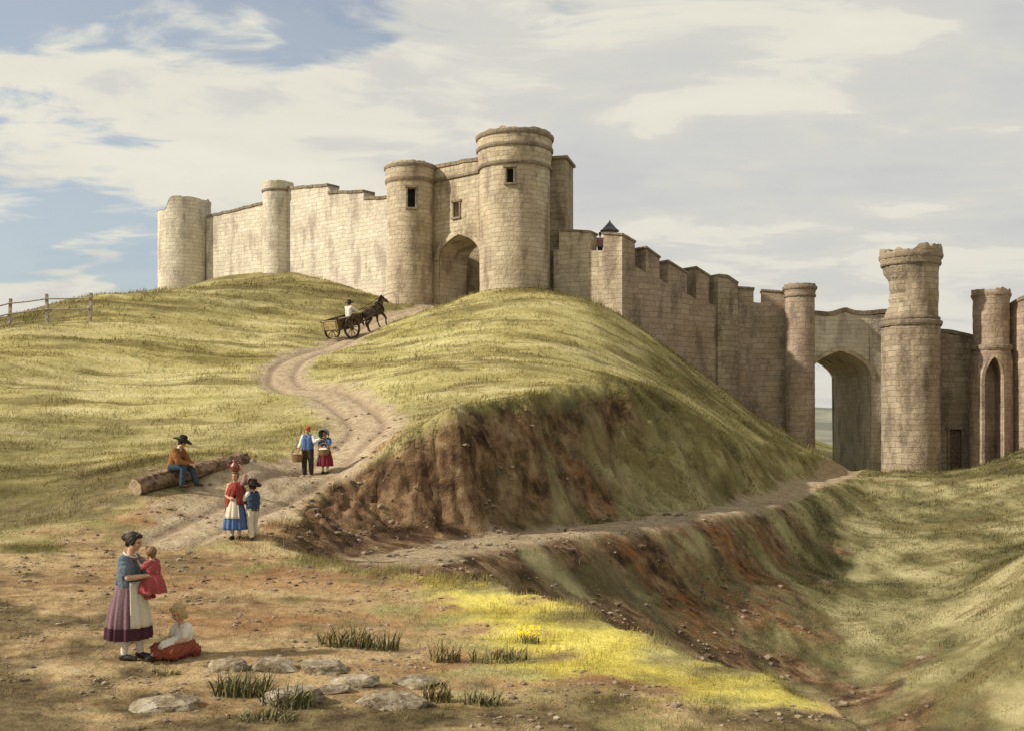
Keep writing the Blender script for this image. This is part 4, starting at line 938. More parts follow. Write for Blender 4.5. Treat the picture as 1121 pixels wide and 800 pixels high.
bm = bmesh.new(); add_lathe(bm, [(0, .07), (.02, .08), (.08, .115), (.13, .11), (.18, .065), (.22, .055), (.25, .07), (.252, .06), (.2, .045)], 36); put('jug_body', bm_mesh(bm), TERRA, jg, smooth=True)
bm = bmesh.new(); add_tube(bm, [(-.06, 0, .22), (-.12, 0, .23), (-.15, 0, .17), (-.14, 0, .11), (-.105, 0, .08)], .012, 8); put('handle', bm_mesh(bm), TERRA, jg, smooth=True)
P_ = hit(277, 590); kB = .775
by = Person('boy with dark brimmed hat, navy waistcoat and pale trousers leaning on a stick', P_, R(50), kB, 1.22, 1.05, look=(.1, 1, -.05),
   elL=(-.22, .17, 1.08), wrL=(-.13, .44, 1.01), elR=(.23, .02, 1.02), wrR=(.2, .2, .92), anL=(-.12, -.1, .075), anR=(.12, .12, .075), knR=(.115, .09, .46), knL=(-.11, -.02, .46), hands={'L': ((0, 1, -.1), (1, 0, 0), .85)})
by.top('waistcoat', NAVY, .040, None, .05); by.sleeves(WHITE); by.trousers(CREAM, .028); by.shoes(); by.hair(DHAIR); by.hat(FELT, .20, .105, .11, 8, .035)
hp_ = P_ + Matrix.Rotation(R(50), 3, 'Z') @ (by.J['wrL'] + Vector((.02, .06, 0)))
st_ = empty('walking_stick', 'thin dark walking stick in the hand of the boy with waistcoat', 'stick', (hp_.x, hp_.y, tz(hp_.x, hp_.y)))
bm = bmesh.new(); hh = hp_.z - st_.location.z; add_tube(bm, [(0, 0, -.01), (.004, 0, hh * .5), (0, .004, hh + .02)], [.009, .011, .012], 8); put('shaft', bm_mesh(bm), STICKM, st_, smooth=True)
bm = bmesh.new(); bmesh.ops.create_icosphere(bm, subdivisions=2, radius=.02, matrix=Matrix.Translation((0, 0, hh + .035))); put('knob', bm_mesh(bm), STICKM, st_, smooth=True)

# --- boy with red cap, girl with bonnet
P_ = hit(337, 519); kC = .87
rb_ = Person('boy with red cap, blue waistcoat and dark trousers carrying a basket', P_, R(172), kC, 1.08, 1.05, look=(.05, 1, -.08),
   anL=(-.135, .03, .075), anR=(.13, -.04, .075), knL=(-.12, .03, .46), knR=(.12, .0, .46), elR=(.235, -.01, 1.06), wrR=(.275, .13, .90), elL=(-.27, .06, 1.10), wrL=(-.45, .08, 1.20), hands={'R': ((.1, .5, -.7), (-.3, -.6, 0), .9), 'L': ((-1, .05, .0), (0, 0, -1), .4)})
rb_.top('waistcoat', BLUE, .040, None, .08); rb_.sleeves(WHITE); rb_.trousers(DARKB, .03); rb_.shoes(); rb_.hair(BRHAIR)
B = Blob(); B.ell(rb_.hp(0, -.02, .06), (.098 * rb_.h, .108 * rb_.h, .085 * rb_.h), rb_.HM); B.cap(rb_.hp(-.03, .085, .055), rb_.hp(.03, .085, .055), .02); B.build('cap', REDCAP, rb_.root, .008, 2, .005, 40)
bp_ = P_ + Matrix.Rotation(R(172), 3, 'Z') @ (rb_.J['wrR'] + Vector((.03, .05, -.42)))
basket('open wicker basket hanging from the arm of the boy with red cap', bp_, R(172), .17, .22, .8)
P_ = hit(356, 518); kD = .79
bo = Person('girl with dark grey bonnet, blue bodice and maroon skirt holding a covered basket', P_, R(168), kD, 1.12, 1.0, look=(.0, 1, -.3),
   elL=(-.23, .1, 1.02), wrL=(-.16, .27, .98), elR=(.22, .1, 1.02), wrR=(.06, .28, .97), hands={'L': ((.5, .6, 0), (.3, -.5, .6), .7), 'R': ((-.5, .6, 0), (-.3, -.5, .6), .7)})
bo.top('bodice', BLUE, .022, 'short', .2); bo.skirt(MAROON, 1.0, .27, .14, .29, 11, .026, (0, 0), .95); bo.apron(CREAM, -25, 40, .38); bo.stockings(CREAM); bo.shoes(); bo.hair(BRHAIR)
h = bo.h; bm = bmesh.new(); rows = []
for i in range(12):
    t = i / 11; y = -.14 + .30 * t; rr = .06 + .095 * math.sqrt(min(1, t * 2.2)) + .022 * t
    rows.append([bm.verts.new(bo.hp(rr * math.cos(R(-55 + 290 * k / 40)), y + .02 * math.sin(R(-55 + 290 * k / 40)) * t, .01 + rr * 1.05 * math.sin(R(-55 + 290 * k / 40)) + .003 * math.sin(k * 1.7))) for k in range(41)])
for r0, r1 in zip(rows, rows[1:]):
    for k in range(40): bm.faces.new((r0[k], r0[k + 1], r1[k + 1], r1[k]))
bm.faces.new(rows[0]); o = put('bonnet', bm_mesh(bm), GREYB, bo.root, smooth=True); md = o.modifiers.new('t', 'SOLIDIFY'); md.thickness = .012
bp_ = P_ + Matrix.Rotation(R(168), 3, 'Z') @ Vector((-.07, .30, .55)) 
basket('wicker basket covered with white cloth held by the girl with bonnet', bp_, R(168), .17, .15, .75, True)

# ------------------------------------------------------------------ horse and cart
WOODC = simple_mat('old_cart_wood', (.20, .14, .075), .85, .5, 6, .2, .02, (.085, .055, .03)); WOODD = simple_mat('dark_cart_wood', (.10, .062, .035), .85, .5, 6, .2, .02); PLANK = simple_mat('pale_plank', (.33, .25, .12), .85, .4, 5, .2, .02); IRON = simple_mat('iron', (.04, .035, .032), .55, .4, 9, .4, .0, None, .6)
HX = simple_mat('dark_bay_horse', (.085, .05, .03), .6, .5, 5, .25, .0, (.035, .022, .016)); MANE = simple_mat('black_mane', (.02, .015, .012), .7, .4, 30)
cp = hit(378, 371, 40, 75); HDG = R(-36); fwv = Vector((math.sin(-HDG), math.cos(HDG), 0)); g0 = tz(cp.x - fwv.x, cp.y - fwv.y); g1 = tz(cp.x + fwv.x * 4, cp.y + fwv.y * 4); PITCH = math.atan2(g1 - g0, 5.0)
CM = Matrix.Translation(cp) @ Euler((PITCH, 0, HDG)).to_matrix().to_4x4()
ct = empty('farm_cart', 'two wheeled wooden farm cart with a driver heading up to the gate', 'cart', cp); ct.rotation_euler = (PITCH, 0, HDG)
bm = bmesh.new()
for k in range(7): add_box(bm, (-.54 + .18 * k, 0, .70), (.174, 2.0, .045), None, .005)
put('floor', bm_mesh(bm), WOODC, ct)
for sx in (-1, 1):
    bm = bmesh.new()
    for k in range(3): add_box(bm, (sx * .63, 0, .80 + .155 * k), (.035, 2.02, .148), None, .006)
    for y in (-.95, -.3, .35, .95): add_box(bm, (sx * .668, y, .95), (.035, .07, .56), None, .006)
    add_box(bm, (sx * .64, 0, 1.23), (.085, 2.12, .06), None, .01); put('side_board', bm_mesh(bm), WOODD, ct)
for y, nm, mt in ((-1.0, 'tailboard', PLANK), (1.0, 'front_board', WOODC)):
    bm = bmesh.new()
    for k in range(3): add_box(bm, (0, y, .80 + .155 * k), (1.22, .035, .148), None, .006)
    add_box(bm, (0, y, 1.23), (1.30, .07, .055), None, .01)
    for x in (-.5, .5): add_box(bm, (x, y + (.036 if y > 0 else -.036), .95), (.06, .03, .54), None, .006)
    put(nm, bm_mesh(bm), mt, ct)
bm = bmesh.new(); add_tube(bm, [(-.86, -.1, .62), (.86, -.1, .62)], .045, 10); put('axle', bm_mesh(bm), WOODD, ct)
for sx in (-1, 1):
    bm = bmesh.new(); add_tube(bm, [(sx * .48, -1.0, .66), (sx * .46, 1.0, .68), (sx * .42, 2.2, .92), (sx * .40, 3.0, 1.02)], [.05, .05, .042, .032], 8); put('shaft', bm_mesh(bm), WOODD, ct, smooth=True)
for sx in (-1, 1):
    bm = bmesh.new(); n = 48; x0 = sx * .79; Rw = .62
    sec = [(-.045, .0), (.045, 0), (.045, -.085), (-.045, -.085)]; rg = [[bm.verts.new((x0 + u, -.1 + (Rw + v) * math.cos(k / n * math.tau), .62 + (Rw + v) * math.sin(k / n * math.tau))) for u, v in sec] for k in range(n)]
    for k in range(n):
        for q in range(4): bm.faces.new((rg[k][q], rg[k][(q + 1) % 4], rg[(k + 1) % n][(q + 1) % 4], rg[(k + 1) % n][q]))
    w = put('wheel', bm_mesh(bm), WOODD, ct)
    bm = bmesh.new(); add_tube(bm, [(x0 - .13, -.1, .62), (x0 - .05, -.1, .62), (x0 + .05, -.1, .62), (x0 + .13, -.1, .62)], [.07, .10, .10, .06], 14); put('hub', bm_mesh(bm), WOODD, w)
    for k in range(10):
        a = k / 10 * math.tau; bm = bmesh.new(); add_tube(bm, [(x0, -.1 + .07 * math.cos(a), .62 + .07 * math.sin(a)), (x0, -.1 + (Rw - .06) * math.cos(a), .62 + (Rw - .06) * math.sin(a))], [.032, .024], 6); put('spoke', bm_mesh(bm), WOODC, w)
    bm = bmesh.new(); sec = [(-.05, .012), (.05, .012), (.05, .001), (-.05, .001)]; rg = [[bm.verts.new((x0 + u, -.1 + (Rw + v) * math.cos(k / n * math.tau), .62 + (Rw + v) * math.sin(k / n * math.tau))) for u, v in sec] for k in range(n)]
    for k in range(n):
        for q in range(4): bm.faces.new((rg[k][q], rg[k][(q + 1) % 4], rg[(k + 1) % n][(q + 1) % 4], rg[(k + 1) % n][q]))
    put('tyre', bm_mesh(bm), IRON, w)
bm = bmesh.new(); add_box(bm, (0, .45, 1.14), (1.2, .34, .05), None, .01); put('seat_board', bm_mesh(bm), WOODC, ct)
dr_ = CM @ Vector((0.02, .45, .72))
dv = Person('cart driver in white shirt and dark hat seated in the farm cart', dr_, HDG, 1.08, 1.0, 1.1, look=(0, 1, .08),
   pelvis=(0, 0, .52), chest=(0, .03, .82), neck=(0, .06, .98), head=(0, .09, 1.14), shL=(-.19, .04, .93), shR=(.19, .04, .93), elL=(-.25, .24, .74), elR=(.25, .26, .75), wrL=(-.1, .5, .78), wrR=(.14, .52, .80),
   hipL=(-.1, .05, .50), hipR=(.1, .05, .50), knL=(-.12, .44, .48), knR=(.12, .44, .48), anL=(-.12, .42, .09), anR=(.12, .42, .09), hands={'R': (None, (-1, 0, 0), .9), 'L': (None, (1, 0, 0), .9)})
dv.top('shirt', WHITE, .03, 'long', -.05, wr=.01); dv.trousers(DARKB); dv.shoes(); dv.hair(DHAIR); dv.hat(FELT, .235, .105, .14, 0, .012)
ho = CM @ Vector((0, 2.75, 0)); ho.z = tz(ho.x, ho.y); hz = tz(ho.x + fwv.x * .7, ho.y + fwv.y * .7) - tz(ho.x - fwv.x * .7, ho.y - fwv.y * .7); HP_ = math.atan2(hz, 1.4)
hr = empty('horse', 'dark bay horse in harness pulling the farm cart uphill', 'horse', ho); hr.rotation_euler = (HP_, 0, HDG)
B = Blob()
B.ell((0, 0, 1.06), (.27, .66, .29)); B.ell((0, .5, 1.08), (.235, .30, .33)); B.ell((0, -.56, 1.13), (.265, .36, .31)); B.ell((0, .35, 1.30), (.12, .3, .14))
B.chain(((0, .62, 1.18), .21), ((0, .86, 1.42), .155), ((0, 1.06, 1.63), .115)); B.chain(((0, 1.04, 1.66), .11), ((0, 1.2, 1.52), .095), ((0, 1.42, 1.32), .062), ((0, 1.46, 1.27), .058))
for sx in (-1, 1):
    B.cap((sx * .055, 1.01, 1.74), (sx * .07, 1.03, 1.85), .03, .01)
    f = .12 * sx; fr = [((sx * .15, .52, .95), .13), ((sx * .15, .56 + f, .72), .085), ((sx * .145, .60 + f * 2, .45), .058), ((sx * .145, .58 + f * 1.6, .28), .042), ((sx * .145, .58 + f * 1.4, .12), .046), ((sx * .145, .62 + f * 1.4, .04), .055)]
    B.chain(*fr); g_ = -.10 * sx
    B.chain(((sx * .15, -.62, 1.05), .2), ((sx * .165, -.44 + g_ * .5, .78), .135), ((sx * .15, -.74 + g_, .50), .065), ((sx * .15, -.70 + g_ * 1.2, .28), .045), ((sx * .15, -.68 + g_ * 1.2, .12), .048), ((sx * .15, -.64 + g_ * 1.2, .04), .056))
B.build('body', HX, hr, .016, 3)
Blob().chain(((0, -.9, 1.22), .05), ((0, -1.02, 1.0), .08), ((0, -1.03, .7), .075), ((0, -.98, .5), .03)).build('tail', MANE, hr, .014, 1, .012, 20)
Blob().chain(((0, .55, 1.42), .05), ((0, .75, 1.58), .06), ((0, .95, 1.75), .055), ((0, 1.08, 1.79), .04)).build('mane', MANE, hr, .014, 1, .012, 20)
bm = bmesh.new(); pr = []
for k in range(25):
    a = k / 24 * math.tau; pr.append((.25 * math.cos(a), .66 - .16 * math.sin(a), 1.18 + .34 * math.sin(a)))
add_tube(bm, pr, .055, 8); put('collar', bm_mesh(bm), LEATHER, hr, smooth=True)
bm = bmesh.new(); pr = [(.285 * math.cos(R(a)), .05, 1.08 + .31 * math.sin(R(a))) for a in range(-90, 271, 15)]; add_tube(bm, pr, .03, 6); put('girth', bm_mesh(bm), LEATHER, hr, smooth=True)
B = Blob(); B.ell((0, .05, 1.36), (.2, .16, .06)); B.build('saddle_pad', LEATHER, hr, .015, 2)
bm = bmesh.new()
for sx in (-1, 1):
    add_tube(bm, [(sx * .27, .6, 1.1), (sx * .31, 0, 1.0), (sx * .33, -.9, .98)], .018, 6)
put('trace', bm_mesh(bm), LEATHER, hr, smooth=True)
bm = bmesh.new()
for c_, r_ in (((0, 1.34, 1.40), .085), ((0, 1.10, 1.60), .118)):
    add_tube(bm, [(r_ * math.cos(R(a)), c_[1] + r_ * .7 * math.sin(R(a)), c_[2] + r_ * .75 * math.sin(R(a))) for a in range(0, 361, 24)], .013, 6)
put('bridle', bm_mesh(bm), LEATHER, hr, smooth=True)
IM = (Matrix.Translation(ho) @ Euler((HP_, 0, HDG)).to_matrix().to_4x4()).inverted(); DM = Matrix.Translation(dr_) @ Matrix.Rotation(HDG, 4, 'Z')
for sd, sx in (('L', -1), ('R', 1)):
    hw = IM @ DM @ (dv.J['wr' + sd] + Vector((0, .08, 0))); bm = bmesh.new(); e = Vector((sx * .085, 1.36, 1.36)); mid = hw.lerp(e, .5) + Vector((sx * .06, 0, -.02)); add_tube(bm, [hw, hw.lerp(mid, .5), mid, mid.lerp(e, .6), e], .010, 5); put('rein', bm_mesh(bm), LEATHER, hr, smooth=True)
wp = DM @ (dv.J['wrR'] + Vector((0, .07, .0))); we = at(424, 322, cp.y + 3.2); dlt = we - wp
wh = empty('whip', 'long thin driving whip raised over the horse by the cart driver', 'whip', wp)
bm = bmesh.new(); add_tube(bm, [-dlt * .04, dlt * .3, dlt * .7 + Vector((0, 0, .05)), dlt], [.026, .022, .018, .014], 6); put('whip_stock', bm_mesh(bm), STICKM, wh, smooth=True)
bm = bmesh.new(); add_tube(bm, [dlt, dlt + Vector((.35, .1, .06)), dlt + Vector((.6, .15, -.05)), dlt + Vector((.68, .15, -.4)), dlt + Vector((.62, .12, -.7))], .010, 5); put('lash', bm_mesh(bm), STICKM, wh, smooth=True)

# --- figure on the wall walk
sp = at(657, 262, 71.6); fz = (HY - 275) / FPX * 71.6 - .45
se = Person('tiny distant figure in rose coat standing in the battlement gap below the slate roof', (sp.x, sp.y, fz), R(175), .98, 1.0, 1.0, vox=.012)
se.top('coat', PINKISH, .03, 'long', -.2); se.trousers(DARKB); se.shoes(); se.hair(DHAIR); se.hat(FELT, .13, .1, .15, 0, .0)
bm = bmesh.new(); add_box(bm, (0, 0, -.1), (3.4, 1.1, .2), None, .01); me = bm_mesh(bm); box_uv(me); o = put('wall_walk', me, GREY); o.location = (sp.x, 71.75, fz); tag(o, 'stone walk behind the battlement gap under the distant figure', 'wall walk')

# ------------------------------------------------------------------ fence on the left skyline
FW = simple_mat('grey_fence_wood', (.34, .29, .22), .9, .4, 8, .1, .02)
fe = empty('post_and_rail_fence', 'grey rail fence on the skyline at the far left', 'fence', (0, 0, 0))
fp = []
for px, pb in ((-78, 371), (-34, 363), (10.5, 353), (51.5, 344), (99, 327.5)):
    Y = 60.0; p = at(px, pb, Y); p.z = min(p.z, tz(p.x, p.y) + .25); p.z = min(p.z, 99); fp.append(p)
fe.location = fp[2]
for p in fp:
    bm = bmesh.new(); add_box(bm, (0, 0, .15), (.15, .13, 2.3), Matrix.Rotation(R(random.uniform(-3, 3)), 3, 'Y'), .015); o = put('post', bm_mesh(bm), FW, fe); o.location = p - fe.location
for k in (0, 1):
    for a, b in zip(fp, fp[1:]):
        za = 1.02 if k == 0 else .45; bm = bmesh.new(); A0 = a - fe.location + Vector((0, -.08, za)); B0 = b - fe.location + Vector((0, -.08, za)); M0 = A0.lerp(B0, .5) - Vector((0, 0, random.uniform(.0, .06))); add_tube(bm, [A0, A0.lerp(M0, .6), M0, M0.lerp(B0, .5), B0], .042, 6); put('rail', bm_mesh(bm), FW, fe)

# ------------------------------------------------------------------ stones in the foreground
ROCKM = bpy.data.materials.new('field_stone'); ROCKM.use_nodes = True; t = NT(ROCKM.node_tree); b = t.n['Principled BSDF']
tcx = t.new('ShaderNodeTexCoord'); geo = t.new('ShaderNodeNewGeometry'); pos = geo.outputs['Position']
c = t.ramp(t.math('ADD', t.math('MULTIPLY', t.noise(pos, 2.4, 7, .65), .6), t.math('MULTIPLY', t.noise(pos, 17, 5, .65), .4)), [(.36, (.08, .06, .036)), (.46, (.19, .145, .09)), (.54, (.31, .255, .175)), (.66, (.47, .42, .32))])
c = t.mix(t.math('MULTIPLY', t.step(t.noise(pos, 5, 5, .6), .55, .63), .5), c, (.56, .51, .41)); c = t.mix(t.math('MULTIPLY', t.step(t.noise(pos, 3.5, 5, .6), .57, .66), .5), c, (.12, .115, .05))
t.link(c, b.inputs['Base Color']); b.inputs['Roughness'].default_value = .9; b.inputs['Specular IOR Level'].default_value = .2
bp = t.new('ShaderNodeBump'); t.setin(bp.inputs['Height'], t.noise(pos, 22, 6, .7)); bp.inputs['Distance'].default_value = .03; t.link(bp.outputs[0], b.inputs['Normal'])
def rock(label, px, py, wpx, hpx, flat=.8, rz=0, seed=1, tilt=0):
    p = hit(px, py + hpx * .42); s = p.y / FPX; w = wpx * s / 2; h = hpx * s
    bm = bmesh.new(); bmesh.ops.create_icosphere(bm, subdivisions=5, radius=1.0)
    rr = np.random.default_rng(seed); pl = rr.normal(size=(16, 3)); pl /= np.linalg.norm(pl, axis=1)[:, None]; off = rr.uniform(.58, .90, 16); pl[0] = (0.1, -.1, 1); pl[0] /= np.linalg.norm(pl[0]); off[0] = .62
    co = np.array([v.co[:] for v in bm.verts])
    for n_, d_ in zip(pl, off):
        k = co @ n_ - d_; co = co - np.where(k > 0, k * .96, 0)[:, None] * n_
    co += co * (.06 * fbm(co[:, 0] * 2.2 + seed, co[:, 1] * 2.2 + co[:, 2] * 1.7, 4) + .018 * fbm(co[:, 0] * 9 + co[:, 2] * 6, co[:, 1] * 9, 3))[:, None]
    for v, q in zip(bm.verts, co): v.co = (q[0] * w * 1.12, q[1] * w * flat, q[2] * h * .62 * (1 if q[2] > 0 else .8))
    bmesh.ops.rotate(bm, matrix=Euler((R(tilt), R(rr.uniform(-6, 6)), R(rz))).to_matrix(), verts=bm.verts)
    o = put('field_stone', bm_mesh(bm), ROCKM, smooth=True); o.location = p + Vector((0, w * flat * .4, h * .06))
    o.data.set_sharp_from_angle(angle=R(26)); tag(o, label, 'stone', 'field stones in the foreground'); return o
rock('largest flat pale slab lying in the bare earth below the woman with baby', 178, 768, 88, 25, .55, 14, 3, 8)
rock('rounded pale stone right beside the seated girl', 246, 725, 42, 24, .75, 0, 5)
rock('pale domed stone in the back row, touching the stone beside the girl', 296, 723, 58, 28, .7, -8, 8)
rock('flat topped stone at the middle of the back row', 352, 727, 62, 20, .7, 5, 12)
rock('pale peaked stone half hidden by grass, front row left of centre', 318, 757, 74, 32, .65, 12, 15)
rock('brown low stone behind the light topped stone of the front row', 392, 743, 62, 22, .6, -6, 21)
rock('light topped oblong stone at the right end of the front row', 430, 763, 78, 27, .6, 4, 24)
rock('grey brown stone at the far right of the back row', 455, 743, 56, 20, .7, -10, 29)
rock('small brown stone between front row stones, behind the grass', 366, 752, 34, 16, .8, 20, 33)
rock('small stone lying right of the light topped oblong stone', 482, 757, 22, 14, .9, 20, 38)

# ------------------------------------------------------------------ grass tufts, weed and flowers
def leafmat(name, c1, c2, em=None):
    m = bpy.data.materials.new(name); m.use_nodes = True; t = NT(m.node_tree); b = t.n['Principled BSDF']
    oi = t.new('ShaderNodeNewGeometry'); t.link(t.ramp(oi.outputs['Random Per Island'], [(0, c1), (1, c2)]), b.inputs['Base Color']); b.inputs['Roughness'].default_value = .7; b.inputs['Specular IOR Level'].default_value = .25
    return m
TUFT = leafmat('tuft_green', (.045, .055, .02), (.24, .21, .085)); DRYT = leafmat('tuft_straw', (.13, .10, .035), (.30, .25, .10)); PETAL = leafmat('yellow_petal', (.70, .50, .02), (.85, .68, .05)); WEED = leafmat('weed_leaf', (.045, .05, .025), (.09, .09, .045))
def blades(n, spread, h, seed, w=.011, bend=.6, sy=.6, lean=.0):
    rr = random.Random(seed); bm = bmesh.new()
    for i in range(n):
        a = rr.random() * math.tau; r = spread * math.sqrt(rr.random()); x, y = r * math.cos(a), r * math.sin(a) * sy; d = rr.random() * math.tau; L = h * rr.uniform(.45, 1.05); bd = bend * rr.uniform(.3, 1.2)
        dx, dy = math.cos(d) + .5 * x / spread + lean, math.sin(d) + .4 * y / spread; nx, ny = -math.sin(d), math.cos(d); prev = None; ww = w * rr.uniform(.6, 1.4)
        for k in range(5):
            t = k / 4; o = bd * L * t * t * .7; z = L * t * (1 - .28 * bd * t); wk = ww * (1 - t) ** .7 + .0006
            p = Vector((x + dx * o, y + dy * o, z)); q = (bm.verts.new(p + Vector((nx, ny, 0)) * wk), bm.verts.new(p - Vector((nx, ny, 0)) * wk))
            if prev: bm.faces.new((prev[0], prev[1], q[1], q[0]))
            prev = q
    return bm
def tuft(label, px, py, wpx, hpx, n=60, m=None, seed=1, name='grass_tuft', cat='grass tuft', sy=.45, lean=.3):
    hpx *= 1.45; n = int(n * 1.5)
    p = hit(px, py); s = p.y / FPX; o = put(name, bm_mesh(blades(n, wpx * s / 2, hpx * s, seed, .0105, 1.0, sy, lean), recalc=False), m or TUFT); o.location = p - Vector((0, 0, .015)); tag(o, label, cat, 'grass tufts in the foreground'); return o
tuft('dark green grass tuft rising behind the flat topped back row stone', 378, 707, 60, 24, 80, TUFT, 3)
tuft('green grass tuft between two dark tufts at the edge of the yellow grass', 415, 711, 44, 20, 55, TUFT, 5)
tuft('brownish grass tuft above the small stone at the right end of the row', 487, 724, 34, 22, 45, DRYT, 6)
tuft('thin grass tuft at the edge of the yellow flowers', 548, 725, 66, 18, 60, TUFT, 7)
tuft('dark grass tuft growing against the peaked front row stone', 268, 762, 66, 27, 100, TUFT, 9)
tuft('grass tuft spreading in front of the peaked front row stone', 316, 774, 60, 22, 80, TUFT, 10)
tuft('low sparse grass tuft nearest the bottom edge of the picture', 285, 788, 80, 13, 60, TUFT, 11)
tuft('grass tuft right of the light topped oblong stone', 478, 768, 34, 24, 45, DRYT, 12)
tuft('small grass tuft near the bottom, right of the row of stones', 528, 772, 40, 16, 45, TUFT, 13)
tuft('straw coloured tuft at the foot of the seated girl', 182, 738, 30, 8, 30, DRYT, 14)
# broad leaved weed
p = hit(236, 762); s = p.y / FPX; wd = empty('broad_leaved_weed', 'small dark weed with two arching broad leaves left of the grass', 'weed', p)
for (dx, hh, ln) in ((-.5, .17, .14), (.6, .22, .20), (.2, .14, .22)):
    bm = bmesh.new(); prev = None
    for k in range(9):
        t = k / 8; x = dx * ln * t * 1.6; z = hh * math.sin(t * 2.3); wk = .030 * math.sin(math.pi * min(1, .12 + t * .9)) + .002
        q = [bm.verts.new((x, -wk, z - .004)), bm.verts.new((x, 0, z + .006)), bm.verts.new((x, wk, z - .004))]
        if prev:
            for j in (0, 1): bm.faces.new((prev[j], prev[j + 1], q[j + 1], q[j]))
        prev = q
    put('leaf', bm_mesh(bm, recalc=False), WEED, wd, smooth=True)
# yellow flower clump
p = hit(578, 704); fl = empty('yellow_flower_clump', 'bright yellow wild flower clump standing in the yellow grass', 'flowers', p)
put('leaves', bm_mesh(blades(50, .17, .17, 44, .008, .6, .6), recalc=False), TUFT, fl)
bm = bmesh.new(); rr = random.Random(8)
for i in range(46):
    c_ = Vector((rr.uniform(-.17, .17), rr.uniform(-.1, .1), rr.uniform(.10, .23))); a0 = rr.random() * 6; rad = rr.uniform(.022, .036); up = Vector((rr.uniform(-.5, .5), rr.uniform(-.9, .1), 1)).normalized(); qx = up.orthogonal().normalized(); qy = up.cross(qx)
    for k in range(5):
        a = a0 + k / 5 * math.tau; v = [c_ + (qx * math.cos(a + o_) + qy * math.sin(a + o_)) * rad * l_ + up * u_ for o_, l_, u_ in ((-.5, .6, .004), (0, 1.05, .012), (.5, .6, .004))]; bm.faces.new([bm.verts.new(c_), *[bm.verts.new(x) for x in v]])
put('blossom', bm_mesh(bm, recalc=False), PETAL, fl)

# ------------------------------------------------------------------ turf: blades over every grassy slope, one countless mass
def blades_cloud(name, px0, px1, ymin, ymax, n, pw, hfun, wfun, accept, mat, seed):
    rg = np.random.default_rng(seed)
    u = rg.random(n); Y = (ymin ** (1 - pw) + u * (ymax ** (1 - pw) - ymin ** (1 - pw))) ** (1 / (1 - pw)); px = rg.uniform(px0, px1, n); X = (px - CX) / FPX * Y
    Z, M = terrain(X, Y, True); D_, YE_, DR_ = masks(X, Y, M)
    keep = accept(X, Y, M, D_, YE_, rg); X, Y, Z, D_, YE_, DR_ = X[keep], Y[keep], Z[keep], D_[keep], YE_[keep], DR_[keep]; T = M['t'][keep]; n = len(X)
    e = .15; zx = terrain(X + e, Y); zy = terrain(X, Y + e); N = np.stack([-(zx - Z) / e, -(zy - Z) / e, np.ones(n)], 1); N /= np.linalg.norm(N, axis=1)[:, None]
    h = hfun(Y) * rg.uniform(.5, 1.3, n) * (.35 + 1.25 * sst(.5 + .9 * fbm(X / 1.3 + 3, Y / 1.3, 3)) * (.5 + .8 * sst(.5 + fbm(X / 6, Y / 6 + 7, 2)))); w = wfun(Y) * rg.uniform(.6, 1.4, n); a = rg.random(n) * math.tau; d = rg.random(n) * math.tau; ln = rg.uniform(.15, .8, n) * h
    b0 = np.stack([X + np.cos(a) * w, Y + np.sin(a) * w, Z - .02], 1); b1 = np.stack([X - np.cos(a) * w, Y - np.sin(a) * w, Z - .02], 1); tp = np.stack([X + np.cos(d) * ln + .25 * h, Y + np.sin(d) * ln, Z + h], 1)
    V_ = np.stack([b0, b1, tp], 1).reshape(-1, 3); me = bpy.data.meshes.new(name); me.vertices.add(3 * n); me.vertices.foreach_set('co', V_.ravel()); me.loops.add(3 * n); me.loops.foreach_set('vertex_index', np.arange(3 * n)); me.polygons.add(n); me.polygons.foreach_set('loop_start', np.arange(0, 3 * n, 3)); me.polygons.foreach_set('loop_total', np.full(n, 3)); me.update()
    def fa(nm, v): at_ = me.attributes.new(nm, 'FLOAT', 'POINT'); at_.data.foreach_set('value', np.repeat(np.asarray(v, np.float32), 3))
    fa('dry', DR_); fa('valley', T); fa('yellow', YE_ * (1 - sst(T * 2))); fa('tint', rg.uniform(-1, 1, n)); fa('dark_ground', dark_ground(X, Y)); fa('dirt', D_ * (1 - T))
    me.materials.append(mat); o = bpy.data.objects.new(name, me); COL.objects.link(o); o['kind'] = 'stuff'; return o
def acc(X, Y, M, D_, YE_, rg):
    p = (1 - np.clip(D_ * (1 - M['t']) * 1.05, 0, 1) * .88) * (1 - M['road']) * (1 - M['path']) * (1 - .85 * np.clip(sc_at(X, Y, M), 0, 1)); clump = .45 + .55 * sst(.5 + fbm(X / 1.4, Y / 1.4, 3)); return (rg.random(len(X)) < p * clump) & (Y < 82)
def sc_at(X, Y, M):
    return sst((M['t'] - .04) * 9) * region(X, Y, SCR_U, 1.6, .8, 2) + sst((M['sd'] - 1.0) / 2) * region(X, Y, SCR_L, 3.5, 1.0, 2.5)
g1 = blades_cloud('turf', -60, 1190, 11, 34, 190000, 1.01, lambda Y: .03 + .0018 * Y, lambda Y: .0026 + .00020 * Y, acc, bmat, 5); tag(g1, 'short olive grass growing over the near slopes', 'grass')
g2 = blades_cloud('turf', -60, 1190, 30, 82, 170000, .6, lambda Y: .03 + .0015 * Y, lambda Y: .004 + .00035 * Y, acc, bmat, 6); tag(g2, 'dry pale grass growing over the castle hill and far slopes', 'grass')
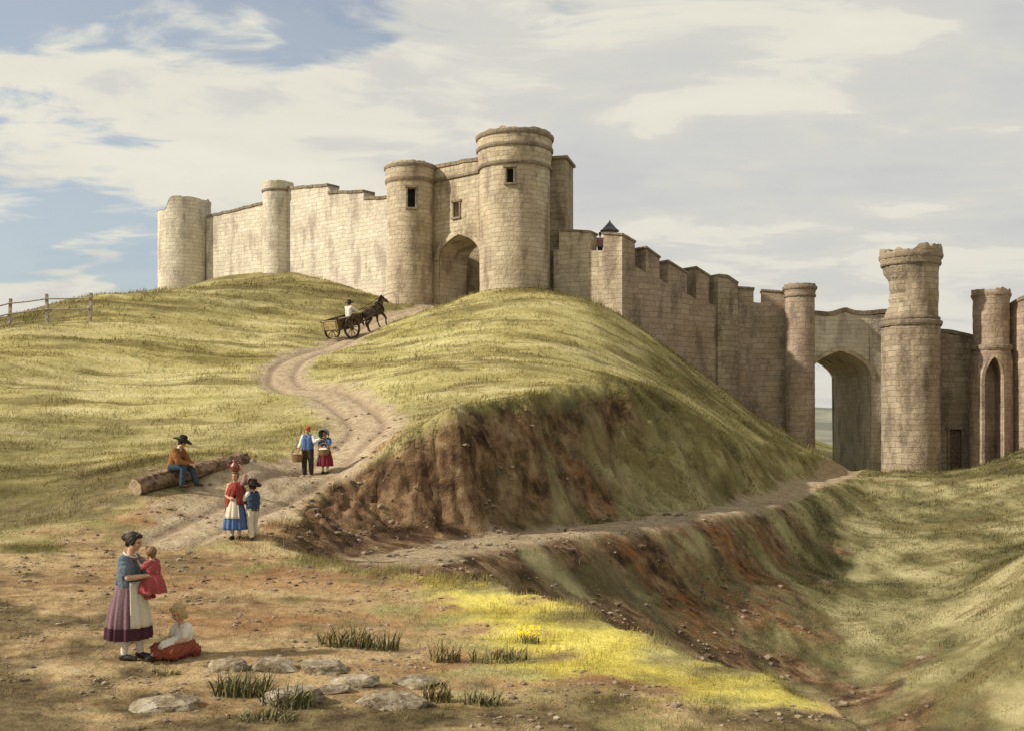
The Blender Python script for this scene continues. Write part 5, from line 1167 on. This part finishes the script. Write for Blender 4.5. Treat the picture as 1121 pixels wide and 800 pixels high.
def lip(X, Y, M, D_, YE_, rg): return (M['sd'] > -.75) & (M['t'] < .22) & (M['sd'] < 1.2) & (M['road'] < .4) & (Y < 60) & (rg.random(len(X)) < .25 + .75 * sst(.5 + fbm(X / 1.1, Y / 1.1, 3)))
g3 = blades_cloud('turf', 200, 760, 19, 52, 90000, .8, lambda Y: .13 + .0012 * Y, lambda Y: .005 + .0002 * Y, lip, bmat, 9); tag(g3, 'ragged longer grass hanging over the broken edge of the earth bank', 'grass')
# pebbles and clods
rg = np.random.default_rng(11); n = 17000; Y = 10.5 * np.exp(rg.random(n) * math.log(40 / 10.5)); X = (rg.uniform(-60, 1150, n) - CX) / FPX * Y; Z, M = terrain(X, Y, True); D_, YE_, _ = masks(X, Y, M)
pk = np.clip(D_ * (1 - M['t']) + M['road'] * .8 + M['path'] * .6 + sc_at(X, Y, M), 0, 1) * sst(.35 + fbm(X / 1.5, Y / 1.5, 3)); k = rg.random(n) < pk; X, Y, Z = X[k], Y[k], Z[k]
t_ico = bmesh.new(); bmesh.ops.create_icosphere(t_ico, subdivisions=1, radius=1); iv = np.array([v.co[:] for v in t_ico.verts]); t_ico.verts.index_update(); jf = np.array([[v.index for v in f.verts] for f in t_ico.faces]); t_ico.free()
n = len(X); rad = (.010 + .035 * rg.random(n) ** 4) * (1 + np.clip((Y - 15) / 14, 0, 1.6)); V_ = []; F_ = []; rad = rad * (1 + .35 * np.clip(sc_at(X, Y, {q_: v_[k] for q_, v_ in M.items()}), 0, 1))
sc3 = np.stack([rad * rg.uniform(.8, 1.5, n), rad * rg.uniform(.8, 1.4, n), rad * rg.uniform(.45, .8, n)], 1)
V_ = (iv[None] * rg.uniform(.75, 1.2, (n, len(iv), 1)) * sc3[:, None] + np.stack([X, Y, Z + rad * .15], 1)[:, None]).reshape(-1, 3); F_ = (jf[None] + (np.arange(n) * len(iv))[:, None, None]).reshape(-1, 3)
me = bpy.data.meshes.new('pebbles'); me.from_pydata(V_.tolist(), [], F_.tolist()); PEB = simple_mat('loose_stone', (.27, .21, .145), .95, .55, 1.7, .1, .01, (.10, .075, .05)); o = put('pebbles', me, PEB, kind='stuff'); tag(o, 'small loose stones strewn over the earth and the road', 'pebbles')
